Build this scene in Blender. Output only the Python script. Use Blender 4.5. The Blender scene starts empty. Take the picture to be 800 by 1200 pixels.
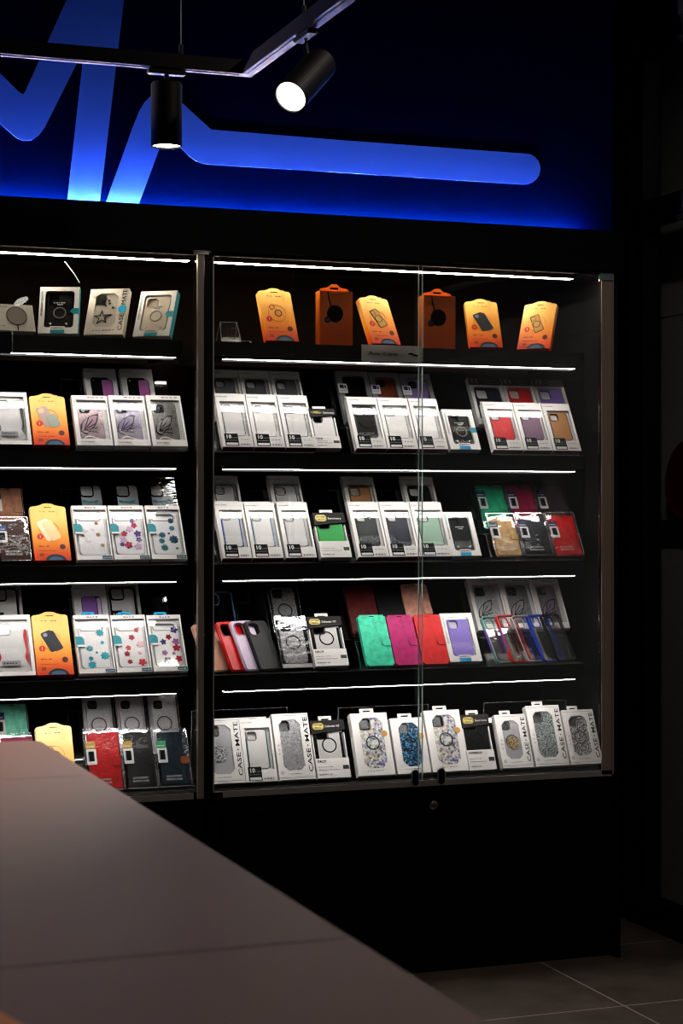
import bpy, bmesh, math, random
from mathutils import Vector, Matrix
R = math.radians
random.seed(7)
S = bpy.context.scene
COL = S.collection

# ------------------------------------------------------------------ camera
F = 2160.0                                   # focal length in pixels of the 800x1200 frame
TH = math.atan(790 / 2160.0)                 # camera turned right of the cabinet's normal
CT, ST = math.cos(TH), math.sin(TH)
CAMZ = 1.3
cd = bpy.data.cameras.new('camera')
cam = bpy.data.objects.new('camera', cd)
COL.objects.link(cam)
cam.location = (0, 0, CAMZ)
cam.rotation_euler = (R(90), 0, -TH)
cd.sensor_fit = 'AUTO'; cd.sensor_width = 36
cd.lens = F / 1200 * 36
cd.shift_y = -7 / 1200
cd.clip_start = 0.02
cd.dof.use_dof = True; cd.dof.focus_distance = 5.2; cd.dof.aperture_fstop = 14
S.camera = cam

# ------------------------------------------------------------------ world, exposure
w = bpy.data.worlds.new('world'); S.world = w; w.use_nodes = True
w.node_tree.nodes['Background'].inputs[0].default_value = (0.5, 0.6, 0.8, 1)
w.node_tree.nodes['Background'].inputs[1].default_value = 0.0015
S.view_settings.view_transform = 'Standard'
S.view_settings.look = 'None'
S.view_settings.exposure = 0.0
S.view_settings.gamma = 1.0
S.view_settings.use_curve_mapping = False
S.cycles.use_denoising = True
S.cycles.filter_width = 1.1
S.cycles.transparent_max_bounces = 32
S.cycles.max_bounces = 8
S.cycles.diffuse_bounces = 3
S.cycles.glossy_bounces = 4
S.cycles.sample_clamp_indirect = 4.0

LED_TOP = 46.0        # radiance of the warm strip in the cabinet roof
LED_SHELF = 32.0      # radiance of the shelf strips
LED_BLUE = 180.0       # radiance of the blue strip above the cabinet
SPOT_W = 5.0

# ------------------------------------------------------------------ helpers
def at(u, v, Y):
    """point of the photograph on the plane Y"""
    k = (u - 400) / F
    X = Y * (ST + k * CT) / (CT - k * ST)
    d = X * ST + Y * CT
    return X, CAMZ + (593 - v) / F * d

def atz(u, v, Z):
    d = F * (CAMZ - Z) / (v - 593); l = (u - 400) / F * d
    return l * CT + d * ST, -l * ST + d * CT

def srgb(r, g, b):
    f = lambda c: (c / 255) / 12.92 if c / 255 <= 0.04045 else ((c / 255 + 0.055) / 1.055) ** 2.4
    return (f(r), f(g), f(b), 1)

def deep(rgb):
    """inks and plastics here are deep: pull the dark channels down"""
    return tuple(c * (c / 125) ** .55 if c < 125 else c for c in rgb)

MATS = {}
def mat(name, rgb=(128, 128, 128), rough=0.5, metal=0.0, spec=0.5, emit=None, es=0.0, noise=0.0, nscale=40.0, bump=0.0):
    if name in MATS: return MATS[name]
    m = bpy.data.materials.new(name); m.use_nodes = True; MATS[name] = m
    nt = m.node_tree; b = nt.nodes['Principled BSDF']
    rgb = deep(rgb) if metal < .5 else rgb; spec *= .6; col = srgb(*rgb)
    b.inputs['Base Color'].default_value = col
    b.inputs['Roughness'].default_value = rough
    b.inputs['Metallic'].default_value = metal
    b.inputs['Specular IOR Level'].default_value = spec
    if emit:
        b.inputs['Emission Color'].default_value = (*emit, 1)
        b.inputs['Emission Strength'].default_value = es
    if noise or bump:
        tc = nt.nodes.new('ShaderNodeTexCoord'); nz = nt.nodes.new('ShaderNodeTexNoise')
        nz.inputs['Scale'].default_value = nscale; nz.inputs['Detail'].default_value = 5
        nt.links.new(tc.outputs['Object'], nz.inputs['Vector'])
        if noise:
            rp = nt.nodes.new('ShaderNodeValToRGB')
            rp.color_ramp.elements[0].position = .3; rp.color_ramp.elements[1].position = .7
            rp.color_ramp.elements[0].color = tuple(max(0, c * (1 - noise)) for c in col[:3]) + (1,)
            rp.color_ramp.elements[1].color = tuple(min(1, c * (1 + noise)) for c in col[:3]) + (1,)
            nt.links.new(nz.outputs['Fac'], rp.inputs['Fac']); nt.links.new(rp.outputs['Color'], b.inputs['Base Color'])
        if bump:
            bp = nt.nodes.new('ShaderNodeBump'); bp.inputs['Strength'].default_value = bump
            bp.inputs['Distance'].default_value = 0.002
            nt.links.new(nz.outputs['Fac'], bp.inputs['Height']); nt.links.new(bp.outputs['Normal'], b.inputs['Normal'])
    return m

def clear(name, f0=0.06, f90=0.7, rough=0.03, tint=(1, 1, 1), bump=0.0, nscale=30.0, milky=0.0):
    """thin clear sheet: transparency plus a mirror share that rises at grazing angles"""
    if name in MATS: return MATS[name]
    m = bpy.data.materials.new(name); m.use_nodes = True; MATS[name] = m
    nt = m.node_tree; nt.nodes.clear()
    out = nt.nodes.new('ShaderNodeOutputMaterial'); tr = nt.nodes.new('ShaderNodeBsdfTransparent')
    tr.inputs[0].default_value = (*tint, 1)
    gl = nt.nodes.new('ShaderNodeBsdfGlossy'); gl.inputs['Roughness'].default_value = rough
    gl.inputs['Color'].default_value = (1, 1, 1, 1)
    lw = nt.nodes.new('ShaderNodeLayerWeight'); lw.inputs['Blend'].default_value = 0.25
    mr = nt.nodes.new('ShaderNodeMapRange'); mr.inputs['To Min'].default_value = f0; mr.inputs['To Max'].default_value = f90
    nt.links.new(lw.outputs['Facing'], mr.inputs['Value'])
    mx = nt.nodes.new('ShaderNodeMixShader')
    nt.links.new(mr.outputs[0], mx.inputs[0])
    last = tr.outputs[0]
    if milky:
        df = nt.nodes.new('ShaderNodeBsdfDiffuse'); df.inputs[0].default_value = (.85, .85, .87, 1)
        m2 = nt.nodes.new('ShaderNodeMixShader'); m2.inputs[0].default_value = milky
        nt.links.new(tr.outputs[0], m2.inputs[1]); nt.links.new(df.outputs[0], m2.inputs[2]); last = m2.outputs[0]
    nt.links.new(last, mx.inputs[1]); nt.links.new(gl.outputs[0], mx.inputs[2])
    if bump:
        tc = nt.nodes.new('ShaderNodeTexCoord'); nz = nt.nodes.new('ShaderNodeTexNoise')
        nz.inputs['Scale'].default_value = nscale; nz.inputs['Detail'].default_value = 2
        mp = nt.nodes.new('ShaderNodeMapping'); mp.inputs['Scale'].default_value = (0.6, 1, 1.3)
        nt.links.new(tc.outputs['Object'], mp.inputs[0]); nt.links.new(mp.outputs[0], nz.inputs['Vector'])
        bp = nt.nodes.new('ShaderNodeBump'); bp.inputs['Strength'].default_value = bump; bp.inputs['Distance'].default_value = 0.01
        nt.links.new(nz.outputs['Fac'], bp.inputs['Height'])
        nt.links.new(bp.outputs['Normal'], gl.inputs['Normal'])
    nt.links.new(mx.outputs[0], out.inputs[0])
    return m

def glitter(name, lo, hi, scale=900.0, metal=0.7):
    if name in MATS: return MATS[name]
    m = mat(name, lo, 0.3, metal); nt = m.node_tree; b = nt.nodes['Principled BSDF']
    tc = nt.nodes.new('ShaderNodeTexCoord'); v = nt.nodes.new('ShaderNodeTexVoronoi'); v.inputs['Scale'].default_value = scale
    rp = nt.nodes.new('ShaderNodeValToRGB'); sp = nt.nodes.new('ShaderNodeSeparateColor')
    nt.links.new(tc.outputs['Object'], v.inputs['Vector']); nt.links.new(v.outputs['Color'], sp.inputs[0])
    nt.links.new(sp.outputs[0], rp.inputs[0])
    rp.color_ramp.elements[0].position = .25; rp.color_ramp.elements[0].color = srgb(*lo)
    rp.color_ramp.elements[1].position = .85; rp.color_ramp.elements[1].color = srgb(*hi)
    nt.links.new(rp.outputs[0], b.inputs['Base Color'])
    return m

def holo(name, cols, scale=60.0, metal=0.5):
    """patchy print of several colours"""
    if name in MATS: return MATS[name]
    m = mat(name, cols[0], 0.3, metal); nt = m.node_tree; b = nt.nodes['Principled BSDF']
    tc = nt.nodes.new('ShaderNodeTexCoord'); v = nt.nodes.new('ShaderNodeTexVoronoi'); v.inputs['Scale'].default_value = scale
    sp = nt.nodes.new('ShaderNodeSeparateColor'); rp = nt.nodes.new('ShaderNodeValToRGB'); rp.color_ramp.interpolation = 'CONSTANT'
    nt.links.new(tc.outputs['Object'], v.inputs['Vector']); nt.links.new(v.outputs['Color'], sp.inputs[0]); nt.links.new(sp.outputs[0], rp.inputs[0])
    n = len(cols)
    for i, c in enumerate(cols):
        e = rp.color_ramp.elements[i] if i < 2 else rp.color_ramp.elements.new(i / n)
        e.position = i / n; e.color = srgb(*c)
    nt.links.new(rp.outputs[0], b.inputs['Base Color'])
    return m

def printgrad(name, stops, z0, z1, rough=0.4):
    """ink gradient printed on the cardboard, bottom to top in the box's own coordinates"""
    if name in MATS: return MATS[name]
    m = mat(name, stops[0][1], rough); nt = m.node_tree; b = nt.nodes['Principled BSDF']
    tc = nt.nodes.new('ShaderNodeTexCoord'); sx = nt.nodes.new('ShaderNodeSeparateXYZ'); mr = nt.nodes.new('ShaderNodeMapRange')
    mr.inputs['From Min'].default_value = z0; mr.inputs['From Max'].default_value = z1
    rp = nt.nodes.new('ShaderNodeValToRGB')
    nt.links.new(tc.outputs['Object'], sx.inputs[0]); nt.links.new(sx.outputs['Z'], mr.inputs[0]); nt.links.new(mr.outputs[0], rp.inputs[0])
    for i, (p, c) in enumerate(stops):
        e = rp.color_ramp.elements[i] if i < 2 else rp.color_ramp.elements.new(p)
        e.position = p; e.color = srgb(*c)
    nt.links.new(rp.outputs[0], b.inputs['Base Color'])
    return m

def link(name, me, m=None, parent=None, loc=None):
    o = bpy.data.objects.new(name, me); COL.objects.link(o)
    if m is not None:
        if not me.materials: me.materials.append(m)
        elif me.materials[0] is not m:
            o.data = me = me.copy(); me.materials.clear(); me.materials.append(m)
    if parent: o.parent = parent
    if loc: o.location = loc
    return o

def bm_mesh(bm, name):
    me = bpy.data.meshes.new(name); bm.to_mesh(me); bm.free(); return me

def bx(bm, x0, x1, y0, y1, z0, z1):
    vs = [bm.verts.new(p) for p in ((x0,y0,z0),(x1,y0,z0),(x1,y1,z0),(x0,y1,z0),(x0,y0,z1),(x1,y0,z1),(x1,y1,z1),(x0,y1,z1))]
    for f in ((0,3,2,1),(4,5,6,7),(0,1,5,4),(1,2,6,5),(2,3,7,6),(3,0,4,7)): bm.faces.new([vs[i] for i in f])

def boxes(name, lst, m, parent=None, bevel=0):
    bm = bmesh.new()
    for b in lst: bx(bm, *b)
    if bevel: bmesh.ops.bevel(bm, geom=bm.edges[:], offset=bevel, segments=2, affect='EDGES')
    return link(name, bm_mesh(bm, name), m, parent)

def plate_mesh(outline, holes, y0, y1):
    """flat shape in x-z with holes, thick from y0 to y1"""
    bm = bmesh.new(); ed = []
    for lp in [outline] + list(holes):
        vs = [bm.verts.new((x, y0, z)) for x, z in lp]
        ed += [bm.edges.new((vs[i], vs[(i + 1) % len(vs)])) for i in range(len(vs))]
    bmesh.ops.triangle_fill(bm, use_beauty=True, use_dissolve=False, edges=ed)
    g = bmesh.ops.extrude_face_region(bm, geom=bm.faces[:])
    bmesh.ops.translate(bm, vec=(0, y1 - y0, 0), verts=[e for e in g['geom'] if isinstance(e, bmesh.types.BMVert)])
    bmesh.ops.recalc_face_normals(bm, faces=bm.faces[:])
    return bm_mesh(bm, 'plate')

CACHE = {}
def plate(name, outline, m, parent, y0=0.0, y1=0.001, holes=()):
    key = (tuple((round(a, 5), round(b, 5)) for a, b in outline), tuple(tuple((round(a, 5), round(b, 5)) for a, b in h) for h in holes), round(y0, 5), round(y1, 5), m.name)
    if key not in CACHE: CACHE[key] = plate_mesh(outline, holes, y0, y1)
    return link(name, CACHE[key], m, parent)

def rect(x0, x1, z0, z1): return [(x0, z0), (x1, z0), (x1, z1), (x0, z1)]
def rrect(x0, x1, z0, z1, r, n=5):
    p = []
    for cx, cz, a in ((x1 - r, z0 + r, -90), (x1 - r, z1 - r, 0), (x0 + r, z1 - r, 90), (x0 + r, z0 + r, 180)):
        for i in range(n + 1):
            t = R(a + 90 * i / n); p.append((cx + r * math.cos(t), cz + r * math.sin(t)))
    return p
def octo(x0, x1, z0, z1, c): return [(x0+c,z0),(x1-c,z0),(x1,z0+c),(x1,z1-c),(x1-c,z1),(x0+c,z1),(x0,z1-c),(x0,z0+c)]
def circ(cx, cz, r, n=28, rz=None): return [(cx + r * math.cos(2*math.pi*i/n), cz + (rz or r) * math.sin(2*math.pi*i/n)) for i in range(n)]
def rotp(pts, cx, cz, a):
    c, s = math.cos(R(a)), math.sin(R(a)); return [(cx+(x-cx)*c-(z-cz)*s, cz+(x-cx)*s+(z-cz)*c) for x, z in pts]

def multi(name, shapes, m, parent, y0, y1):
    """several printed shapes as one mesh part"""
    bm = bmesh.new()
    for sh in shapes:
        a = [bm.verts.new((x, y0, z)) for x, z in sh]; b = [bm.verts.new((x, y1, z)) for x, z in sh]; n = len(sh)
        bm.faces.new(a); bm.faces.new(b[::-1])
        for i in range(n): bm.faces.new((a[i], b[i], b[(i+1) % n], a[(i+1) % n]))
    bmesh.ops.recalc_face_normals(bm, faces=bm.faces[:])
    return link(name, bm_mesh(bm, name), m, parent)

TXT = {}
def text(name, s, m, parent, x, z, h, y=-0.0006, align='LEFT', rot=0, width=None, bold=0.0):
    """lettering as mesh; h is the capital height in metres, (x, z) its baseline start or centre"""
    key = (s, m.name, align, bold)
    if key not in TXT:
        c = bpy.data.curves.new('lettering', 'FONT'); c.body = s; c.align_x = align; c.resolution_u = 2
        c.extrude = 0.01; c.offset = bold
        o = bpy.data.objects.new('tmp', c); COL.objects.link(o)
        bpy.context.view_layer.update()
        me = bpy.data.meshes.new_from_object(o.evaluated_get(bpy.context.evaluated_depsgraph_get()))
        bpy.data.objects.remove(o); me.transform(Matrix.Rotation(R(90), 4, 'X')); me.materials.clear(); me.materials.append(m)
        xs = [v.co.x for v in me.vertices]; TXT[key] = (me, max(xs) - min(xs))
    me, wd = TXT[key]
    o = link(name, me, None, parent, (x, y, z))
    k = h / 0.7; kx = k if width is None else width / wd
    o.scale = (kx, 0.02, k); o.rotation_euler = (0, R(-rot), 0)
    return o

def dashes(n, x0, x1, z, h, seed=0):
    rnd = random.Random(seed); out = []; x = x0; step = (x1 - x0) / n
    for i in range(n):
        ww = step * rnd.uniform(.45, .85); out.append(rect(x, x + ww, z, z + h * rnd.uniform(.7, 1))); x += step
    return out

def tag(o, label=None, cat=None, group=None, kind=None):
    if label: o['label'] = label
    if cat: o['category'] = cat
    if group: o['group'] = group
    if kind: o['kind'] = kind
    return o
def thing(name, label, cat, loc=(0,0,0), rot=(0,0,0), group=None):
    o = bpy.data.objects.new(name, None); COL.objects.link(o); o.empty_display_size = .05
    o.location = loc; o.rotation_euler = rot
    return tag(o, label, cat, group)
def struct(name, lst, m): return tag(boxes(name, lst, m), kind='structure')

def tube_mesh(pts, r, n=10):
    bm = bmesh.new(); rings = []
    for i, p in enumerate(pts):
        p = Vector(p); a = Vector(pts[max(0, i-1)]); b = Vector(pts[min(len(pts)-1, i+1)]); d = (b - a).normalized()
        q = d.to_track_quat('Z', 'Y'); rings.append([bm.verts.new(p + q @ Vector((r*math.cos(2*math.pi*k/n), r*math.sin(2*math.pi*k/n), 0))) for k in range(n)])
    for i in range(len(rings)-1):
        for k in range(n): bm.faces.new((rings[i][k], rings[i][(k+1) % n], rings[i+1][(k+1) % n], rings[i+1][k]))
    bm.faces.new(rings[0][::-1]); bm.faces.new(rings[-1])
    bmesh.ops.recalc_face_normals(bm, faces=bm.faces[:])
    return bm_mesh(bm, 'tube')

def lathe_mesh(prof, n=40):
    bm = bmesh.new(); rings = [[bm.verts.new((r*math.cos(2*math.pi*k/n), r*math.sin(2*math.pi*k/n), z)) for k in range(n)] for r, z in prof]
    for i in range(len(rings)-1):
        for k in range(n): bm.faces.new((rings[i][k], rings[i][(k+1) % n], rings[i+1][(k+1) % n], rings[i+1][k]))
    bmesh.ops.remove_doubles(bm, verts=bm.verts[:], dist=1e-6)
    bmesh.ops.recalc_face_normals(bm, faces=bm.faces[:])
    return bm_mesh(bm, 'lathe')

# ------------------------------------------------------------------ materials
BLACK = mat('black_laminate', (16, 16, 17), 0.6, spec=0.15, noise=.15, nscale=60)
BLACKM = mat('black_metal', (12, 12, 13), 0.55, 0.0, spec=.3)
ALU = mat('brushed_aluminium', (188, 184, 180), 0.42, .6, bump=.08, nscale=300)
ALUD = mat('dark_aluminium', (60, 54, 50), 0.6, 1.0)
SHELF = mat('black_shelf', (22, 21, 22), 0.5, spec=.25)
CABIN = mat('cabinet_lining', (36, 27, 22), 0.8, spec=.05, noise=.12, nscale=25)
NAVY = mat('navy_wall_paint', (0, 22, 64), 0.8, spec=.0, noise=.1, nscale=8)
BLUEG = mat('blue_graphic_vinyl', (88, 136, 255), 0.6, spec=.2, bump=.1, nscale=200)
DARKW = mat('charcoal_wall', (22, 22, 24), 0.8, spec=.2, noise=.1, nscale=20)
PANEL = mat('grey_wall_panel', (175, 175, 178), 0.8, spec=.2, noise=.12, nscale=120)
WHITE = mat('white_card', (226, 222, 219), 0.5, spec=.3)
OFFW = mat('off_white_card', (214, 210, 206), 0.5)
GREYC = mat('grey_card', (128, 128, 130), 0.5)
INKB = mat('black_ink', (14, 14, 16), 0.6, spec=.12)
INKG = mat('grey_ink', (120, 120, 122), 0.5)
MAROON = mat('maroon_card', (96, 24, 52), 0.5)
TEAL = mat('teal_card', (0, 126, 140), 0.4)
SKY = mat('sky_blue_plastic', (40, 176, 220), 0.35)
FILM = clear('window_film', .013, .12, .05, bump=.04, nscale=12)
BAG = clear('crinkled_bag', .06, .7, .08, bump=.35, nscale=24)
ACR = clear('clear_acrylic', .025, .6, .05, tint=(.95, .96, .96))
ACRE = clear('acrylic_edge', .12, .7, .15, milky=.3)
GLASS = clear('cabinet_glass', .03, .8, .0, tint=(.95, .97, .96))
GLASSE = mat('glass_edge', (150, 165, 160), .2, 0, spec=.8)

# ------------------------------------------------------------------ structure
XR = 2.83
def floor_mat():
    m = bpy.data.materials.new('floor_tile'); m.use_nodes = True; nt = m.node_tree; b = nt.nodes['Principled BSDF']
    b.inputs['Roughness'].default_value = .45; b.inputs['Specular IOR Level'].default_value = .4
    tc = nt.nodes.new('ShaderNodeTexCoord'); mp = nt.nodes.new('ShaderNodeMapping'); nt.links.new(tc.outputs['Object'], mp.inputs[0])
    mp.inputs['Location'].default_value = (-(2.337), -(4.85), 0)
    br = nt.nodes.new('ShaderNodeTexBrick'); br.offset = 0; br.squash = 1
    br.inputs['Scale'].default_value = 1; br.inputs['Brick Width'].default_value = .6; br.inputs['Row Height'].default_value = .6
    br.inputs['Mortar Size'].default_value = .0025; br.inputs['Mortar Smooth'].default_value = .1
    nt.links.new(mp.outputs[0], br.inputs['Vector'])
    nz = nt.nodes.new('ShaderNodeTexNoise'); nz.inputs['Scale'].default_value = 9; nz.inputs['Detail'].default_value = 8
    nt.links.new(tc.outputs['Object'], nz.inputs['Vector'])
    rp = nt.nodes.new('ShaderNodeValToRGB'); rp.color_ramp.elements[0].position = .3; rp.color_ramp.elements[1].position = .75
    rp.color_ramp.elements[0].color = srgb(76, 66, 58); rp.color_ramp.elements[1].color = srgb(102, 90, 80)
    nt.links.new(nz.outputs['Fac'], rp.inputs[0]); nt.links.new(rp.outputs[0], br.inputs['Color1']); nt.links.new(rp.outputs[0], br.inputs['Color2'])
    br.inputs['Mortar'].default_value = srgb(176, 164, 152)
    nt.links.new(br.outputs['Color'], b.inputs['Base Color'])
    return m
struct('floor', [(-3, 3.2, -3, 5.4, -.1, 0)], floor_mat())
struct('ceiling', [(-3, 3.2, -3, 5.4, 3.0, 3.1)], mat('black_ceiling', (16, 16, 18), .8, spec=.1))
struct('wall_back', [(-3, 3.2, 5.25, 5.4, 0, 3.0)], DARKW)
struct('wall_left', [(-3.1, -3, -3, 5.4, 0, 3.0)], DARKW)
struct('wall_rear', [(-3, 3.2, -3.1, -3, 0, 3.0)], DARKW)
struct('wall_right', [(3.05, 3.15, -3, 5.25, 0, 3.0)], mat('charcoal_side', (18, 18, 19), .8))
# navy wall above the cabinet, with the pale blue pulse-line graphic on it
YB = 4.80
struct('wall_upper_back', [(-3, 2.6, YB, YB + .4, 2.0, 3.0)], NAVY)
g = thing('wall_graphic', 'blue heartbeat-shaped line graphic on the navy wall above the cabinets', 'wall graphic', (1.7, YB, 2.1))
def wallpts(p): return [(X - 1.7, Z - 2.1) for X, Z in (at(u, v, YB) for u, v in p)]
def capp(cx, cy, r, a0, a1, n=10): return [(cx + r*math.cos(R(a0+(a1-a0)*i/n)), cy + r*math.sin(R(a0+(a1-a0)*i/n))) for i in range(n+1)]
BOT = 262
plate('pulse_stroke', wallpts([(-20, 66), (0, 86), (22, 108), (27, 111), (30, 106), (78, 0), (90, -30), (162, -30), (145, 0), (116, 243), (114.5, BOT), (75, BOT), (78, 240),
      (98, 62), (97, 60), (52, 150), (45, 159), (36, 165), (26, 165), (18, 161), (0, 145), (-20, 128)]), BLUEG, g, -.003, -.0005)
plate('tail_stroke', wallpts([(114, BOT), (122, 242), (155, 150), (163, 130), (169, 120), (177, 112), (187, 107), (198, 108), (212, 120), (247, 152), (400, 164.5), (612, 180)]
      + capp(614, 198, 18.5, -84, 96)[1:] + [(400, 202.5), (245, 193), (237, 192), (230, 189), (222, 184), (208, 170), (200, 160), (197, 158), (193, 161), (187, 173), (161, 243), (154, BOT)]), BLUEG, g, -.003, -.0005)

# side window wall on the right
FR = mat('black_window_frame', (13, 13, 13), .5, spec=.4)
wz = [(0, .09), (2.17, 2.24), (2.68, 2.76)]
struct('trim_1', [(XR, XR + .06, 1.0, 5.17, a, b) for a, b in wz] + [(XR - .012, XR + .005, 1.0, 5.15, .055, .07), (XR - .012, XR + .005, 1, 5.15, 2.15, 2.165), (XR-.012, XR + .005, 1, 5.15, 2.69, 2.70)]
       + [(XR, XR + .06, 5.03, 5.17, .09, 2.68), (XR - .012, XR, 5.10, 5.12, .07, 2.68), (XR, XR+.06, 1.0, 1.06, .09, 2.68)], FR)
struct('trim_2', [(XR - .01, XR + .1, -3, 5.25, 2.76, 3.0)], mat('black_bulkhead', (8, 8, 9), .7))
struct('wall_right_near', [(XR - .01, XR + .1, -3, 1.0, 0, 2.76)], DARKW)
wg = struct('window_1', [(XR + .02, XR + .026, 1.06, 5.03, .09, 2.17), (XR + .02, XR + .026, 1.06, 5.03, 2.24, 2.68)], clear('window_glass', .03, .35, .0, tint=(.95, .97, .96)))
# grey panels behind the window, with open joints
ys = [5.24, 4.93, 4.62, 4.32, 4.02, 3.7, 3.4, 3.1, 2.8, 2.5, 2.2]
Xp = 2.99
pl = []
for i in range(len(ys) - 1):
    pl += [(Xp, Xp + .02, ys[i+1] + .003, ys[i] - .003, 0, 1.9), (Xp, Xp + .02, ys[i+1] + .003, ys[i] - .003, 1.904, 2.9)]
struct('wall_outer_right', pl, PANEL)

# ------------------------------------------------------------------ cabinet run (base, header, shelves, glass)
YF = 4.71
def base_unit(x0, x1, label, doors, lockx, cut=None):
    t = thing('base_cabinet', label, 'cabinet', ((x0+x1)/2, YF, 0), group=None); ox = (x0+x1)/2
    L = lambda a, b: (a - ox, b - ox)
    def B(name, l, m, p=t, bevel=0): return boxes(name, [(a-ox, b-ox, c-YF, d-YF, e, f) for a, b, c, d, e, f in l], m, p, bevel)
    B('body', [(x0, x1, YF+.02, 5.22, .08, .52), (x1-.014, x1, YF, 5.22, 0, .525), (x0, x0+.014, YF+.002, 5.22, 0, .525), (x0+.014, x1-.014, YF+.002, YF+.02, .49, .525)], BLACK)
    B('plinth', [(x0+.014, x1-.014, YF+.035, 5.2, 0, .08)], BLACKM)
    for i, (a, b) in enumerate(doors):
        d = B('door', [(a+.002, b-.002, YF, YF+.018, .085, .487)], BLACK, bevel=.001)
        if i in lockx:
            X, Z = lockx[i]
            lk = link('lock', lathe_mesh([(0, 0), (.0095, 0), (.0125, -.003), (.0125, -.006), (.009, -.008), (.0088, -.006), (.0055, -.006), (.0055, -.009), (0, -.009)], 24), mat('lock_chrome', (190, 180, 165), .25, 1), d)
            lk.rotation_euler = (R(-90), 0, 0); lk.location = (X - ox, -.0005, Z)
            boxes('keyhole', [(X-ox-.0012, X-ox+.0012, -.0105, -.009, Z-.004, Z+.004)], INKB, d)
    B('top_trim', [(x0+.016, x1-.016, YF-.001, YF+.001, .488, .4895)], ALUD)
    return t
base_unit(1.362, 2.578, 'matt black base cabinet with two doors under the right display case', [(1.389, 1.966), (1.966, 2.562)], {1: (1.992, .472)})
base_unit(.13, 1.36, 'matt black base cabinet under the left display case, mostly behind the counter', [(.15, .75), (.75, 1.34)], {1: (.78, .472)})

SZ = [1.741, 1.4445, 1.144, .846]        # shelf tops
DECK = .540
YS, YL = 4.748, 4.768     # front edge of the shelves, light strips
YW = 4.848                # warm strip in the roof
LEDW = mat('led_white', (255, 240, 236), .5, emit=(1, .93, .90), es=LED_SHELF)
LEDWARM = mat('led_warm', (255, 235, 210), .5, emit=(1, .86, .70), es=LED_TOP)
LEDBLUE = mat('led_blue', (60, 120, 255), .5, emit=(.07, .17, 1.0), es=LED_BLUE)

def case_unit(x0, x1, label, sx0, sx1, lx0, lx1, side):
    ox = (x0+x1)/2
    t = thing('display_case', label, 'display cabinet', (ox, YF, .525))
    def B(name, l, m, p=t, bevel=0): return boxes(name, [(a-ox, b-ox, c-YF, d-YF, e-.525, f-.525) for a, b, c, d, e, f in l], m, p, bevel)
    B('back_panel', [(x0, x1, 5.19, 5.21, .53, 2.0)], CABIN)
    B('deck', [(x0, x1, YF+.03, 5.19, .5255, .5398)], BLACK)
    B('roof_panel', [(x0, x1, YF+.1, 5.19, 1.992, 2.01)], CABIN)
    B('header', [(x0, x1, YF-.02, YF+.08, 1.974, 2.08)], BLACK)
    if side: B('side_panel', [(x1-.012, x1, YF+.02, 5.19, .53, 2.0)], mat('side_smoked', (9, 9, 10), .6))
    B('bottom_rail', [(x0+.02, x1-.03, YF-.004, YF-.001, .5255, .542), (x0+.02, x1-.03, YF-.001, YF+.028, .5255, .5295), (x0+.02, x1-.03, YF+.010, YF+.0125, .5295, .540)], ALU)
    B('top_rail', [(x0+.02, x1-.03, YF+.002, YF+.006, 1.966, 1.974), (x0+.02, x1-.03, YF+.026, YF+.03, 1.968, 1.974)], ALUD)
    return t, B, ox

# right case
t, B, ox = case_unit(1.336, 2.578, 'tall glass-fronted display case on the right, lit by shelf strips', 0,0,0,0, True)
B('post', [(1.336, 1.358, YF-.004, YF+.04, .526, 1.966)], BLACKM)
B('corner_profile', [(2.515, 2.548, YF-.004, YF-.001, .53, 1.962), (2.548, 2.552, YF-.008, YF+.03, .53, 1.966)], mat('bronze_brushed', (176, 156, 142), .45, .55, bump=.1, nscale=250))
B('edge_profile', [(1.358, 1.3615, YF-.006, YF+.02, .53, 1.96)], ALU)
B('corner_bracket', [(2.506, 2.55, YF-.009, YF-.004, 1.947, 1.968)], mat('bracket_steel', (120, 140, 146), .4, .3), bevel=.001)
B('lower_bracket', [(1.358, 1.385, YF-.008, YF-.003, .5245, .54)], BLACKM)
B('upper_bracket', [(1.375, 1.425, YF-.006, YF-.001, 1.952, 1.962)], BLACKM)
def catch(pane, x):
    c = plate('door_catch', rrect(x-ox-.0105, x-ox+.0105, .004, .048, .0102, 6), BLACKM, pane, -.012, -.005)
    plate('catch_rim', rrect(x-ox-.0115, x-ox+.0115, .003, .0495, .0112, 6), ALU, c, -.0125, -.011, [rrect(x-ox-.0100, x-ox+.0100, .0045, .047, .0097, 6)])
p1 = B('glass_door', [(1.362, 1.968, YF+.015, YF+.020, .532, 1.966)], GLASS)
B('glass_edge', [(1.9672, 1.9685, YF+.0145, YF+.0205, .532, 1.966)], GLASSE, p1)
catch(p1, 1.935)
p2 = B('glass_door', [(1.952, 2.512, YF+.004, YF+.009, .532, 1.966)], GLASS)
B('glass_edge', [(1.9515, 1.9528, YF+.0035, YF+.0095, .532, 1.966)], GLASSE, p2)
catch(p2, 2.013)
B('roof_light', [(1.36, 2.49, YW-.012, YW+.012, 1.9645, 1.966)], LEDWARM)
# left case
t2, B2, ox2 = case_unit(.13, 1.336, 'tall glass-fronted display case on the left, partly behind the counter', 0,0,0,0, False)
B2('corner_profile', [(1.317, 1.333, YF-.006, YF+.008, .526, 1.966)], mat('post_bronze', (170, 158, 146), .4, .6))
B2('glass_door', [(.70, 1.317, YF+.015, YF+.020, .532, 1.966)], GLASS)
B2('glass_door', [(.16, .78, YF+.004, YF+.009, .532, 1.966)], GLASS)
B2('roof_light', [(.16, 1.33, YW-.012, YW+.012, 1.9645, 1.966)], LEDWARM)
B2('bracket', [(1.28, 1.312, YF-.006, YF-.001, 1.952, 1.962)], BLACKM)
mt = link('cable', tube_mesh([(0, 0, 0), (.03, .02, -.03), (.045, .03, -.05)], .0015, 6), WHITE, t2)
X, Z = at(70, 300, 4.93); mt.location = (X-ox2, 4.86-YF, 1.95-.525)

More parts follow.
